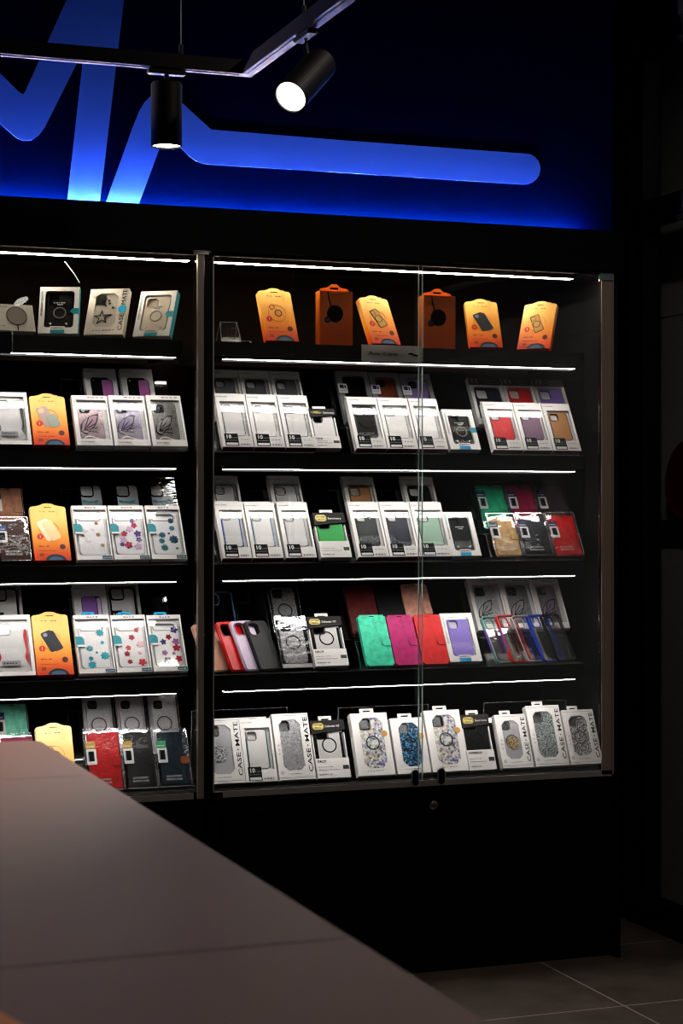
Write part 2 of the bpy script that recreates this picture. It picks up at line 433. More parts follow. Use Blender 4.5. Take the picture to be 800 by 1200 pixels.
SH = ['top', 'second', 'third', 'fourth']
for side, (a, b, la, lb) in {'right': (1.372, at(684, 600, YS)[0], at(262, 551, YL)[0], at(671.7, 551, YL)[0]), 'left': (.16, at(214, 600, YS)[0], .2, at(205, 551, YL)[0])}.items():
    for i, z in enumerate(SZ):
        c = (a+b)/2; e = YL - YS
        s = thing('shelf', f'black lit shelf, {SH[i]} in the {side} display case', 'shelf', (c, YS, z-.045), group=f'shelves in the {side} display case')
        boxes('board', [(a-c, b-c, 0.0, .40, .026, .045), (a-c, b-c, 0, .004, .007, .026), (a-c, a-c+.004, .004, .36, .007, .026), (b-c-.004, b-c, .004, .36, .007, .026)], SHELF, s)
        boxes('light_strip', [(la-c, lb-c, e-.009, e+.011, -.001, .0)], LEDW, s)
        boxes('channel_with_shade_lip', [(la-c, lb-c, e-.010, e+.0150, .0003, .0255), (la-c, lb-c, e+.0125, e+.0150, -.0055, .0003)], BLACKM, s)  # rear lip added to keep strip light off the back row

# blue strip in the groove on top of the header
tag(boxes('light_strip', [(-.6, 2.50, 4.772, 4.778, 2.081, 2.086)], LEDBLUE), 'blue light strip hidden on top of the cabinet header, washing the navy wall', 'light strip')
tag(boxes('light_strip', [(-.6, 2.46, 4.7925, 4.7950, 2.081, 2.0835)], mat('led_added_pale', (255, 220, 225), .5, emit=(1, .80, .84), es=1100.0)), 'added unseen pale strip whitening the foot of the blue wall graphic', 'light strip')  # extra hidden strip, added to whiten the foot of the graphic
tag(boxes('cabinet_top', [(.13, 2.578, YF-.015, YB-.001, 2.0801, 2.0808)], BLACK), 'black top board over both display cases below the navy wall', 'cabinet top')
tag(boxes('pelmet', [(.13, 2.578, YF-.02, YF-.01, 2.081, 2.0880)], BLACK), 'thin black lip along the top front of the cabinets', 'pelmet')

# ------------------------------------------------------------------ track lighting
TY, TX = 4.20, 1.296
def spot_head(parent, mount, axis, length, rad, stem, watt=None, cone=70, blend=.6, aim=None):
    """cylinder head: axis points where the light goes; mount is its upper end centre"""
    q = Vector(axis).normalized().to_track_quat('-Z', 'Y')
    h = link('head', lathe_mesh([(0, 0), (rad*.9, 0), (rad, -.004), (rad, -length), (rad*.93, -length), (rad*.9, -length+.012), (0, -length+.012)]), BLACKM, parent)
    h.rotation_mode = 'QUATERNION'; h.rotation_quaternion = q; h.location = mount
    l = link('lens', lathe_mesh([(0, -length+.008), (rad*.9, -length+.008), (rad*.9, -length+.004), (0, -length+.004)]), mat('lamp_lens', (255, 250, 240), .4, emit=(1, .95, .86), es=6.0), h)
    ld = bpy.data.lights.new('lamp', 'SPOT'); ld.energy = watt or SPOT_W; ld.spot_size = R(cone); ld.spot_blend = blend; ld.shadow_soft_size = .02; ld.color = (1, .88, .76)
    lo = bpy.data.objects.new('bulb', ld); COL.objects.link(lo); lo.parent = h; lo.location = (0, 0, -length-.003)
    if aim:
        bpy.context.view_layer.update(); wp = h.matrix_world @ Vector(lo.location)
        lo.rotation_mode = 'QUATERNION'; lo.rotation_quaternion = h.matrix_world.to_quaternion().inverted() @ (Vector(aim) - wp).to_track_quat('-Z', 'Y')
    link('stem', tube_mesh(stem, .006), BLACKM, parent)
tr = thing('light_track', 'black ceiling track with a corner, hung on thin wires', 'track light', (TX, TY, 2.30))
zt = 2.325
boxes('rail', [(-2.4, .016, -.016, .016, zt-2.30, zt-2.30+.034), (-.016, .016, -3.6, -.016, zt-2.30, zt-2.30+.034)], mat('track_gloss', (16, 16, 22), .5, spec=.25), tr, bevel=.001)
boxes('rail_slot', [(-2.38, -.02, -.006, .006, zt-2.3018, zt-2.3001), (-.006, .006, -3.58, -.02, zt-2.3018, zt-2.3001)], BLACKM, tr)
for (X, Y) in ((at(212, 0, TY)[0], TY), (TX, 3.78)):
    link('suspension_wire', tube_mesh([(X-TX, Y-TY, zt-2.30+.034), (X-TX, Y-TY, 3.0-2.30)], .0012, 6), ALU, tr)
    link('wire_grip', tube_mesh([(X-TX, Y-TY, zt-2.30+.03), (X-TX, Y-TY, zt-2.30+.06)], .005, 8), ALUD, tr)
Xs, Zs = at(195, 96, TY)
s1 = thing('track_spotlight', 'black cylinder spotlight hanging straight down from the track, left', 'spotlight', (Xs, TY, zt), group='track spotlights')
boxes('adapter', [(-.045, .045, -.012, .012, -.014, -0.003)], BLACKM, s1, bevel=.002)
spot_head(s1, (0, 0, Zs-zt-.002), (0, 0, -1), .150, .0365, [(0, 0, -.01), (0, 0, Zs-zt)])
# second head, tilted towards the viewer's left
k2 = (358-400)/F; Y2 = (CT*TX - k2*ST*TX)/(ST + k2*CT)
s2 = thing('track_spotlight', 'black cylinder spotlight tilted down to the left under the track', 'spotlight', (TX, Y2, zt), group='track spotlights')
boxes('adapter', [(-.012, .012, -.05, .05, -.014, -0.003)], BLACKM, s2, bevel=.002)
def P3(u, v, dep):
    l = (u-400)/F*dep; return Vector((l*CT+dep*ST, -l*ST+dep*CT, CAMZ+(593-v)/F*dep))
d2 = TX*ST + Y2*CT
top = P3(376, 74, d2+.02); ax = (P3(340, 114, d2-.100) - top)
spot_head(s2, top - Vector((TX, Y2, zt)), ax, ax.length, .0365, [(0, 0, -.01), (0, 0, -.03), tuple(top - Vector((TX, Y2, zt)) + ax*.35)], watt=270, cone=36, blend=1.0, aim=(.02, 2.3, 1.0))

# unseen ceiling downlights added to light the counter, floor and side window panels
def downlight(X, Y, Z, en, label, rad=.05, cone=120):
    d = thing('added_downlight', label, 'added ceiling light', (X, Y, Z), group='added unseen ceiling downlights')
    link('housing', lathe_mesh([(0, 0), (rad+.008, 0), (rad+.008, -.06), (rad, -.06), (rad-.004, -.05), (0, -.05)]), BLACKM, d)
    link('lens', lathe_mesh([(0, -.051), (rad-.006, -.051), (rad-.006, -.055), (0, -.055)]), mat('lamp_lens', (255, 250, 240), .4), d)
    ld = bpy.data.lights.new('lamp', 'SPOT'); ld.energy = en; ld.spot_size = R(cone); ld.spot_blend = .7; ld.shadow_soft_size = .05; ld.color = (1, .86, .76)
    lo = bpy.data.objects.new('bulb', ld); COL.objects.link(lo); lo.parent = d; lo.location = (0, 0, -.07)
downlight(2.3, .6, 3.0, 12, 'added unseen downlight in the ceiling behind the viewer, to the right')
downlight(-.5, .3, 3.0, 16, 'added unseen downlight in the ceiling above the counter')
downlight(1.9, 3.4, 3.0, 24, 'added unseen downlight in the ceiling over the aisle', cone=172)
s3 = thing('track_spotlight', 'black cylinder spotlight further along the track, seen mirrored in the left case', 'spotlight', (TX, 1.56, zt), group='track spotlights')
boxes('adapter', [(-.012, .012, -.05, .05, -.014, -.003)], BLACKM, s3, bevel=.002)
spot_head(s3, Vector((.07, -.02, -.03)), (.35, .45, -.82), .150, .0365, [(0, 0, -.01), (0, 0, -.03), (.09, 0, -.06)])

# ------------------------------------------------------------------ counter in the foreground
ct = thing('counter', 'dark taupe sales counter in the foreground, corner pointing at the cabinets', 'counter', (-.4, 0.9, 0))
CZ = 1.0
def counter_mat():
    m = mat('taupe_laminate', (118, 73, 55), .40, spec=.25, noise=.05, nscale=400)
    return m
CM = counter_mat()
bm = bmesh.new(); r = .022
out = [(-.9, -1.5), (.85, -1.5), (.85, 1.453-r)] + [(.85-r+r*math.cos(R(a)), 1.453-r+r*math.sin(R(a))) for a in (15, 30, 45, 60, 75)] + [(.85-r, 1.453), (-.9, 1.453)]
lo = [bm.verts.new((x, y, CZ-.04)) for x, y in out]; f = bm.faces.new(lo)
g2 = bmesh.ops.extrude_face_region(bm, geom=[f]); bmesh.ops.translate(bm, vec=(0, 0, .04), verts=[e for e in g2['geom'] if isinstance(e, bmesh.types.BMVert)])
bmesh.ops.recalc_face_normals(bm, faces=bm.faces[:])
bmesh.ops.bevel(bm, geom=[e for e in bm.edges if all(v.co.z > CZ-.001 for v in e.verts)], offset=.003, segments=3, affect='EDGES')
link('countertop', bm_mesh(bm, 'top'), CM, ct)
boxes('body', [(-.88, .80, -1.48, 1.40, .08, CZ-.04), (-.86, .76, -1.46, 1.36, 0, .08)], BLACK, ct)
boxes('counter_line', [(-.9, .845, 1.125, 1.1265, CZ, CZ+.0003)], mat('line_pale', (170, 138, 126), .5), ct)  # thin strip paler than the countertop
boxes('counter_line', [(-.9, .845, .300, .302, CZ, CZ+.0003)], mat('line_dark', (106, 72, 60), .5), ct)  # thin strip slightly darker than the countertop
X0, Y0 = atz(0, 1190, CZ); X1, Y1 = atz(17, 1200, CZ)
dv = Vector((X1-X0, Y1-Y0, 0)).normalized(); pv = Vector((dv.y, -dv.x, 0))
if pv.x > 0: pv = -pv
fl = bpy.data.objects.new('flyer', None)
bm = bmesh.new(); A = Vector((X0, Y0, CZ+.0005)); q = [A - dv*.1, A + dv*.11, A + dv*.11 + pv*.148, A - dv*.1 + pv*.148]
q = [p for p in q]; vs = [bm.verts.new(p - A) for p in q]; f = bm.faces.new(vs)
g2 = bmesh.ops.extrude_face_region(bm, geom=[f]); bmesh.ops.translate(bm, vec=(0, 0, .002), verts=[e for e in g2['geom'] if isinstance(e, bmesh.types.BMVert)])
bmesh.ops.recalc_face_normals(bm, faces=bm.faces[:])
bpy.data.objects.remove(fl)
fo = link('leaflet', bm_mesh(bm, 'leaflet'), mat('orange_leaflet', (250, 140, 20), .5)); fo.location = A
tag(fo, 'orange leaflet lying on the counter at its near left corner', 'leaflet')

# glass shelf with a round dark plate seen behind the side window
sh = tag(boxes('wall_shelf', [(2.945, 2.985, 4.1, 5.16, 1.236, 1.2555)], mat('dark_shelf', (60, 60, 62), .5)), 'dark shelf behind the side window at the right edge', 'shelf')
Xd, Yd = 2.93, 4.66
dz = .165
rd = link('plate', lathe_mesh([(0, 0), (.108, 0), (.119, .005), (.124, .011), (.118, .013), (.105, .007), (0, .007)], 48), mat('dark_red_gloss', (110, 20, 26), .25, spec=1.2))
rd.rotation_euler = (0, R(-90), 0); rd.location = (2.955, 4.966, 1.257+.124)
rd.rotation_euler = (0, R(-86), 0)
tag(rd, 'round dark red plate standing on the shelf behind the side window', 'plate')

# ------------------------------------------------------------------ packs on display
AL = 31.0
YR = (4.765, 4.883)                          # front and back tier of the stepped acrylic stands
ZR = (.004, .082)
def place(name, label, cat, group, uTL, uTR, v, shelf, row=0, t=.022, lean=AL, dy=0.0):
    """box whose front top-left corner shows at (uTL, v): returns the root, its width and height"""
    a = R(lean); Y0 = YR[row] + dy; z0 = shelf + ZR[row] + t * math.sin(a); L = .17
    for _ in range(6):
        Y = Y0 + L * math.sin(a); X, Z = at(uTL, v, Y); L = (Z - z0) / math.cos(a)
    XR_ = at(uTR, v, Y)[0]; wd = XR_ - X
    o = thing(name, label, cat, ((X + XR_) / 2, Y0, z0), (-a, 0, 0), group)
    return o, round(wd - .0012, 4), round(L, 4)

def free(name, label, cat, group, u, v, Y, shelf, yaw, lean, t=.0225):
    """item standing freely on a shelf: u is the centre of its lower front edge; yaw turns the face left"""
    X = at(u, v, Y)[0]
    return thing(name, label, cat, (X, Y, shelf + .0005 + t * math.sin(R(lean))), (-R(lean), 0, -R(yaw)), group)

def phone_case(p, x0, x1, z0, z1, y0, y1, m, cam='square', ring=None, ringm=None, lens=False, name='phone_case', cr=.011, camm=None, edge=None):
    w_ = x1 - x0; h_ = z1 - z0; cw = w_ * .42
    if cam == 'wide': hole = rrect(x0+w_*.07, x0+w_*.07+w_*.78, z1-.008-cw*.62, z1-.008, .008)
    else: hole = rrect(x0+w_*.07, x0+w_*.07+cw, z1-.007-cw*.95, z1-.007, .007)
    holes = [] if lens else [hole]
    c = plate(name, rrect(x0, x1, z0, z1, cr), m, p, y0, y1, holes)
    if edge: plate('case_edge', rrect(x0-.0003, x1+.0003, z0-.0003, z1+.0003, cr), edge, c, y0-.0008, y0-.0001, [rrect(x0+.0014, x1-.0014, z0+.0014, z1-.0014, cr-.0014)])
    if lens:
        plate('camera_plate', hole, camm or INKB, c, y0-.0012, y0-.0001)
        bxx = x0+w_*.07; bz = z1-.007-cw*.95
        for (a, b) in ((.3, .72), (.3, .28), (.73, .5)):
            plate('lens', circ(bxx+cw*a, bz+cw*.95*b, cw*.17, 16), mat('lens_glass', (28, 30, 40), .12, spec=.8), c, y0-.003, y0-.0012, )
            plate('lens_rim', circ(bxx+cw*a, bz+cw*.95*b, cw*.2, 16), mat('lens_rim', (120, 120, 125), .3, .8), c, y0-.0026, y0-.0012, [circ(bxx+cw*a, bz+cw*.95*b, cw*.165, 16)])
    else:
        ho = [(x, z) for x, z in hole]
        cx_ = sum(x for x, z in ho)/len(ho); cz_ = sum(z for x, z in ho)/len(ho)
        big = [(cx_+(x-cx_)*1.09, cz_+(z-cz_)*1.09) for x, z in ho]
        plate('camera_rim', big, camm or m, c, y0-.0014, y0-.0001, [hole])
    if ring:
        cx, cz, rr = ring
        plate('magnet_ring', circ(x0+w_*cx, z0+h_*cz, rr, 32), ringm or INKB, c, y0-.001, y0-.0001, [circ(x0+w_*cx, z0+h_*cz, rr*.84, 32)])
    return c

def carton(o, w, L, t, window, m, back, film=True, floor_=None):
    """card box with a window opening, inner back and film; front face at y = 0"""
    plate('carton', rect(-w/2, w/2, 0, L), m, o, 0, t, [window])
    xs = [a for a, b in window]; zs = [b for a, b in window]; e = .002
    plate('inner_tray', rect(max(-w/2+.001, min(xs)-e), min(w/2-.001, max(xs)+e), min(zs)-e, max(zs)+e), back, o, .0085, .0105)
    if film:
        plate('window_film', window, FILM, o, .0004, .0007)
    if floor_: plate('base_panel', rect(-w/2+.0003, w/2-.0003, -.0007, -.0001), floor_, o, 0, t)

def P(n, c, **k):
    if max(c) < 40: k.setdefault('spec', .15)
    return mat('plastic_' + n, c, k.pop('rough', .45), **k)
COLS = {'clear grey': (206, 204, 202), 'pale grey': (222, 220, 217), 'white': (228, 226, 224), 'black': (16, 16, 18), 'dark green': (24, 48, 42), 'navy': (16, 34, 60),
        'sage green': (140, 172, 152), 'red': (196, 18, 28), 'mauve': (124, 100, 118), 'tan': (172, 122, 92), 'lavender': (128, 112, 190), 'brown': (120, 76, 54), 'charcoal': (58, 58, 62),
        'lilac': (140, 118, 172), 'shaded grey': (96, 96, 98)}

def ten_box(label, grp, uTL, uTR, v, shelf, row, col, ring=False, side=None, dim=False):
    o, w, L = place('phone_case_box', label, 'phone case box', grp, uTL, uTR, v, shelf, row)
    t = .02; hz = .145 * L
    win = rect(-w/2+.011, w/2-.006, .034, L-hz)
    carton(o, w, L, t, win, WHITE, P('tray', (204, 202, 200)), floor_=MAROON)
    plate('hang_flap', rect(-w/2, w/2-.008, L+.0002, L+.008), OFFW, o, .010, .012, [rect(-.012, .008, L+.002, L+.0045)])
    m = P(col.replace(' ', '_'), COLS[col])
    c = phone_case(o, -w/2+.014, w/2-.016, .036, L-hz-.004, .0025, .0085, m, ring=(.5, .52, .022) if ring else None, camm=mat('plastic_dark_rim', (60, 60, 62), .3), edge=mat('edge_' + ('light' if col in ('white', 'pale grey') else 'dark'), (150, 148, 148) if col in ('white', 'pale grey') else (70, 70, 72), .4))
    if side:
        boxes('side_bumper', [(-w/2+.0135, -w/2+.0165, .0015, .0084, .04, L-hz-.03), (w/2-.0185, w/2-.0155, .0015, .0084, .04, L-hz-.012)], P('side_'+side[0], side[1]), c)
    for a in ():
        pass
    bl = plate('year_label', rect(-w/2+.008, -w/2+.046, .003, .042), INKB, o, -.0008, -.0002)
    text('lettering', '10', WHITE, bl, -w/2+.011, .0265, .0115, -.0011, bold=.02)
    multi('small_print', dashes(4, -w/2+.029, -w/2+.044, .0275, .0022, 1) + dashes(6, -w/2+.011, -w/2+.043, .0195, .0018, 2), INKG, bl, -.0011, -.0008)
    plate('white_strip', rrect(-w/2+.0105, -w/2+.0435, .005, .0125, .002, 3), OFFW, bl, -.0011, -.0008)
    wl = plate('info_label', rect(-w/2+.047, w/2-.003, .003, .031 if row == 0 and not side else .013), OFFW, o, -.0007, -.0002)
    multi('small_print', dashes(3, -w/2+.053, w/2-.010, .0225, .0022, 3)[:3 if not side else 0] + dashes(4, -w/2+.051, w/2-.006, .0055, .0045, 5), INKG, wl, -.001, -.0007)
    multi('small_print', dashes(5, -w/2+.004, -w/2+.036, L-hz*.45, .0024, 8), INKG, o, -.0006, -.0001)
    return o

def flower_box(label, uTL, uTR, v, shelf, kind, grp='flower-print phone case boxes', hook=True):
    o, w, L = place('phone_case_box', label, 'phone case box', grp, uTL, uTR, v, shelf, 0)
    t = .018; win = rect(-w/2+.004, w/2-.004, .014, L-.012)
    carton(o, w, L, t, win, WHITE, P('tray_white', (236, 234, 234)))
    c = phone_case(o, -w/2+.010, w/2-.010, .016, L-.018, .003, .008, P('crystal', (224, 222, 224), rough=.2, spec=.8), cam='wide', camm=P('crystal_rim', (170, 170, 174)), edge=mat('edge_crystal', (178, 178, 182), .3))
    rnd = random.Random(kind)
    FC = {'daisy': [(150, 120, 60), (226, 222, 214)], 'purple': [(92, 66, 130), (168, 28, 74), (190, 150, 190)], 'dark_teal': [(6, 86, 104), (10, 110, 120)],
          'teal': [(0, 138, 156), (40, 160, 176)], 'pink': [(196, 20, 50), (150, 30, 60), (232, 180, 186)], 'violet': [(52, 36, 104), (170, 20, 60), (150, 100, 150)]}[kind]
    pts = {'daisy': [(.68,.78,.6),(.3,.6,.7),(.7,.48,.7),(.35,.34,.9),(.8,.2,.6),(.55,.62,.4),(.2,.45,.5)],
           'purple': [(.66,.84,.8),(.7,.72,1),(.55,.62,1.1),(.78,.5,1.2),(.35,.5,1),(.3,.34,1.1),(.8,.34,1),(.45,.2,1.3),(.75,.16,1.2),(.25,.22,.8)],
           'dark_teal': [(.72,.84,1),(.72,.64,.9),(.38,.46,1.1),(.34,.3,1),(.74,.34,1.5),(.4,.12,1.2),(.6,.5,.4),(.8,.1,.4)],
           'teal': [(.72,.8,1.3),(.76,.56,.6),(.34,.42,1.1),(.8,.24,1.4),(.35,.18,.8),(.36,.03,1.3),(.55,.32,.4)],
           'pink': [(.74,.86,.8),(.55,.68,1),(.8,.5,1.2),(.4,.42,.9),(.34,.28,.9),(.76,.3,.6),(.8,.06,1.3),(.4,.08,.8)],
           'violet': [(.8,.86,1.2),(.58,.68,1),(.8,.56,1.2),(.38,.56,1),(.8,.4,1.3),(.38,.28,1),(.45,.08,1.3),(.82,.12,1.2),(.68,.26,.6)]}[kind]
    sets = {}
    for i, (fx, fz, s) in enumerate(pts):
        cx = -w/2+.006 + fx*(w-.012); cz = .022 + fz*(L-.05); rr = .0078*s; n = 5 if kind in ('pink','violet','purple') else 8
        sh = [(cx + rr*(.62+.5*abs(math.cos(n/2*t_)))*math.cos(t_+i), cz + rr*(.62+.5*abs(math.cos(n/2*t_)))*math.sin(t_+i)) for t_ in [2*math.pi*k/(6*n) for k in range(6*n)]]
        sets.setdefault(i % len(FC), []).append(sh)
    for i, l in sets.items():
        multi('flower_print', l, mat(f'flower_{kind}_{i}', FC[i], .5), c, .0018, .0029)
    tb = plate('teal_tab', [(-w/2, .078), (-w/2+.022, .076), (-w/2+.022, .100), (-w/2+.016, .108), (-w/2, .108)], TEAL if kind != 'x' else SKY, o, -.0016, -.0004)
    plate('white_strip', rect(-w/2+.002, -w/2+.022, .0775, .083), WHITE, tb, -.0019, -.0016)
    tg = plate('teal_label', rect(w/2-.028, w/2-.002, .002, .011), mat('deep_teal_ink', (16, 84, 104), .4), o, -.0008, -.0002)
    multi('small_print', dashes(5, w/2-.025, w/2-.004, .0045, .003, 4), OFFW, tg, -.0011, -.0008)
    multi('small_print', dashes(4, -.012, .02, L-.0085, .004, 6), INKG, o, -.0006, -.0001)
    if hook: plate('hang_hook', rrect(-.024, .012, L, L+.013, .006), SKY, o, .008, .011, [rrect(-.014, .002, L+.003, L+.008, .0024)])
    return o

def wing(cx, cz, s):
    """butterfly wing outline and its veins"""
    o = [(0, 0), (.05, .38), (.3, .72), (.75, 1.0), (1.0, 1.02), (.93, .7), (.8, .35), (.5, .05), (.3, -.22), (.12, -.18)]
    return [(cx+x*s, cz+z*s) for x, z in o]
def butterfly_box(label, uTL, uTR, v, shelf, row, tint, grp, bar=True):
    o, w, L = place('phone_case_box', label, 'phone case box', grp, uTL, uTR, v, shelf, row)
    t = .02; win = rect(-w/2+.011, w/2-.005, .020, L-.014)
    carton(o, w, L, t, win, WHITE, P('tray', (204, 202, 200)))
    c = phone_case(o, -w/2+.014, w/2-.016, .017, L-.02, .0055, .0085, glitter('glitter_'+tint[0], tuple(int(x*.5) for x in tint[1]), tint[1], 700, .4), lens=True)
    cx = -w/2+.018; cz = .050
    out = wing(cx, cz, .046)
    plate('wing', out, mat('wing_'+tint[0], tuple(int((x+200)/2) for x in tint[2]), .35), c, .0042, .0054)
    v_ = []
    for a in (12, 30, 48, 66, 84):
        e = R(a - 20); l = .048; n = .0013; dx, dz_ = math.cos(e), math.sin(e)
        v_.append([(cx+.006, cz), (cx+.006+dx*l*.8 - dz_*n, cz+dz_*l*.95+dx*n), (cx+.006+dx*l*.8+dz_*n, cz+dz_*l*.95-dx*n), (cx+.006+n, cz-n)])
    multi('wing_veins', v_, INKB, c, .0036, .0042)
    edge = wing(cx-.0026, cz-.0022, .0520)
    plate('wing_edge', edge, INKB, c, .0038, .0054, [out])
    if bar:
        lb = plate('info_label', rect(-w/2+.010, -w/2+.05, .004, .017), OFFW, o, -.0008, -.0002)
        multi('small_print', dashes(6, -w/2+.013, -w/2+.047, .008, .004, 4), INKG, lb, -.0011, -.0008)
        lp = [(-w/2+.022+.001*k*1.9, .026+.0045*math.sin(k/26*math.pi*1.6)) for k in range(26)]
        wp = lp + [(x, z-.0035) for x, z in lp[::-1]]
        plate('charm_strap', wp, mat('strap_cream', (226, 208, 196), .5), c, .0015, .0028)
    multi('small_print', dashes(4, -.006, w/2-.006, L-.008, .003, 6), INKG, o, -.0006, -.0001)
    multi('side_marks', [circ(-w/2+.0055, L-.02, .0012, 8), circ(-w/2+.0055, L-.032, .0012, 8)], INKG, o, -.0006, -.0001)
    return o

ORG = [(0, (206, 40, 14)), (.14, (232, 90, 16)), (.40, (248, 152, 44)), (.72, (252, 184, 88)), (1, (252, 192, 104))]
def orange_face(o, w, L, pic, pale=False):
    ap = .011
    ol = [(-w/2, 0), (w/2, 0), (w/2, L-.006), (w/2-.002, L-.001), (w/2-.006, L+.0008), (w*.28, L+.003)] + [(w*.28*math.cos(R(a)) if 0 else w*.2*math.cos(R(a)), L+.0035+(ap-.0035)*math.sin(R(a))) for a in range(20, 161, 14)] + [(-w*.28, L+.003), (-w/2+.006, L+.0008), (-w/2+.002, L-.001), (-w/2, L-.006)]
    m = printgrad('orange_card', ORG, 0, .165) if not pale else printgrad('pale_orange_card', [(0, (240, 150, 60)), (.5, (250, 190, 96)), (1, (250, 214, 150))], 0, .165)
    hole = rrect(-.011, .011, L-.0055, L-.0005, .0024)
    plate('carton', ol, m, o, 0, .0012, [hole])
    boxes('carton_back', [(-w/2+.0005, w/2-.0005, .0013, .020, 0, L-.002)], m, o)
    multi('ring_print', [[(x, z) for x, z in circ(-.002, L*.56, .026, 40)[i:i+2]] + [(x, z) for x, z in circ(-.002, L*.56, .0252, 40)[i:i+2][::-1]] for i in list(range(0, 12)) + list(range(17, 38))], mat('burnt_ink', (150, 70, 20), .5), o, -.0006, -.0001)
    bd = plate('badge', circ(-w*.29, L*.44, .0085, 24), mat('red_badge', (206, 66, 20), .4), o, -.0009, -.0002)
    text('lettering', '1', OFFW, bd, -w*.29, L*.44-.004, .0075, -.0012, 'CENTER')
    plate('badge', circ(w*.30, L*.25, .0075, 24), mat('dark_badge', (88, 34, 24), .4), o, -.0009, -.0002)
    plate('seal', rrect(-w*.36, -w*.24, L*.075, L*.13, .0006, 2), mat('burnt_ink', (150, 70, 20), .5), o, -.0009, -.0002)
    multi('small_print', dashes(3, -w*.36, -w*.04, L*.255, .0028, 2) + dashes(7, -w*.36, w*.1, L*.175, .0018, 3) + dashes(2, -w*.25, -w*.05, L*.90, .002, 4) + dashes(2, w*.02, w*.2, L*.90, .002, 5) + dashes(4, -w*.2, w*.05, L*.105, .0016, 9), mat('burnt_ink', (150, 70, 20), .5), o, -.0006, -.0001)
    text('lettering', 'cusnu', mat('pale_orange_ink', (255, 190, 110), .4), o, w*.30, L*.80, .011, -.0005, 'LEFT', rot=90-180+180, width=None)
    wv = [(-w*.2, 0), (w*.36, 0)] + [(w*.08+w*.28*math.cos(R(a)), .018*math.sin(R(a))) for a in range(10, 171, 16)]
    wv = [(w*.36, 0)] + [(w*.08+w*.28*math.cos(R(a)), .0001+.018*math.sin(R(a))) for a in range(6, 175, 12)] + [(-w*.2, 0)]
    wp = plate('dark_wave', wv, mat('night_ink', (20, 26, 40), .4), o, -.0008, -.0002)
    wv2 = [(w*.30, 0.0005)] + [(w*.08+w*.2*math.cos(R(a)), .0006+.011*math.sin(R(a))) for a in range(6, 175, 12)] + [(-w*.12, 0.0005)]
    plate('wave_highlight', wv2, mat('steel_ink', (70, 98, 122), .4), wp, -.0011, -.0008)
    cx, cz = -.002, L*.565
    def PR(l, a=24): return rotp(l, cx, cz, a)
    if pic == 'case':       # dark phone case
        b = plate('case_print', PR(rrect(cx-.017, cx+.013, cz-.030, cz+.031, .005)), mat('print_dark', (24, 26, 34), .5), o, -.0008, -.0002)
        plate('case_front_print', PR(rrect(cx-.006, cx+.019, cz-.033, cz+.026, .005)), mat('print_dark_b', (34, 36, 46), .5), b, -.0011, -.0008)
        plate('camera_print', PR(rrect(cx-.012, cx-.001, cz+.017, cz+.027, .003)), mat('print_blue', (120, 124, 150), .5), b, -.0014, -.0011)
    elif pic == 'ringcase':
        oo = PR(rrect(cx-.014, cx+.014, cz-.030, cz+.030, .004)); ii = PR(rrect(cx-.0125, cx+.0125, cz-.0285, cz+.0285, .003))
        b = plate('case_print', oo, INKB, o, -.0009, -.0002, [ii])
        plate('case_inner_print', ii, mat('print_tan', (190, 140, 80), .5), b, -.0006, -.0003)
        plate('camera_print', PR(rrect(cx-.012, cx+.002, cz+.013, cz+.028, .003)), INKB, b, -.001, -.0006, [PR(rrect(cx-.0108, cx+.0008, cz+.0142, cz+.0268, .002))])
        plate('magnet_print', circ(cx, cz-.002, .0115, 26), INKB, b, -.001, -.0006, [circ(cx, cz-.002, .0098, 26)])
    elif pic == 'rings':
        b = plate('magnet_print', circ(cx+.004, cz, .011, 26), mat('print_dark', (24, 26, 34), .5), o, -.0009, -.0002, [circ(cx+.004, cz, .0086, 26)])
        plate('camera_print', rotp(rrect(cx-.019, cx-.004, cz+.012, cz+.026, .003), cx-.01, cz+.018, 30), mat('burnt_ink', (150, 70, 20), .5), b, -.0009, -.0002, [rotp(rrect(cx-.0172, cx-.0058, cz+.0138, cz+.0242, .002), cx-.01, cz+.018, 30)])
    elif pic == 'clear':
        b = plate('case_print', PR(rrect(cx-.021, cx+.012, cz-.030, cz+.034, .006)), mat('print_pale', (246, 222, 186), .4), o, -.0008, -.0002)
        plate('case_front_print', PR(rrect(cx-.010, cx+.019, cz-.034, cz+.026, .006)), mat('print_pale_b', (250, 206, 150), .4), b, -.0011, -.0008)
    elif pic == 'grey':
        b = plate('case_print', PR(rrect(cx-.021, cx+.010, cz-.026, cz+.036, .006), 20), mat('print_greige', (176, 146, 140), .4), o, -.0008, -.0002)
        plate('camera_print', PR(rrect(cx-.018, cx-.002, cz+.018, cz+.032, .004), 20), mat('print_tan2', (216, 176, 130), .4), b, -.0011, -.0008)
        plate('case_front_print', PR(rrect(cx-.006, cx+.022, cz-.034, cz+.006, .006), 20), mat('print_greygreen', (150, 156, 140), .4), b, -.0014, -.0008)
    return o

def orange_pack(label, uTL, uTR, v, shelf, pic, pale=False):
    o, w, L = place('phone_case_pack', label, 'phone case pack', 'orange packs in the display cases', uTL, uTR, v, shelf, 0, t=.02)
    return orange_face(o, w, L, pic, pale)

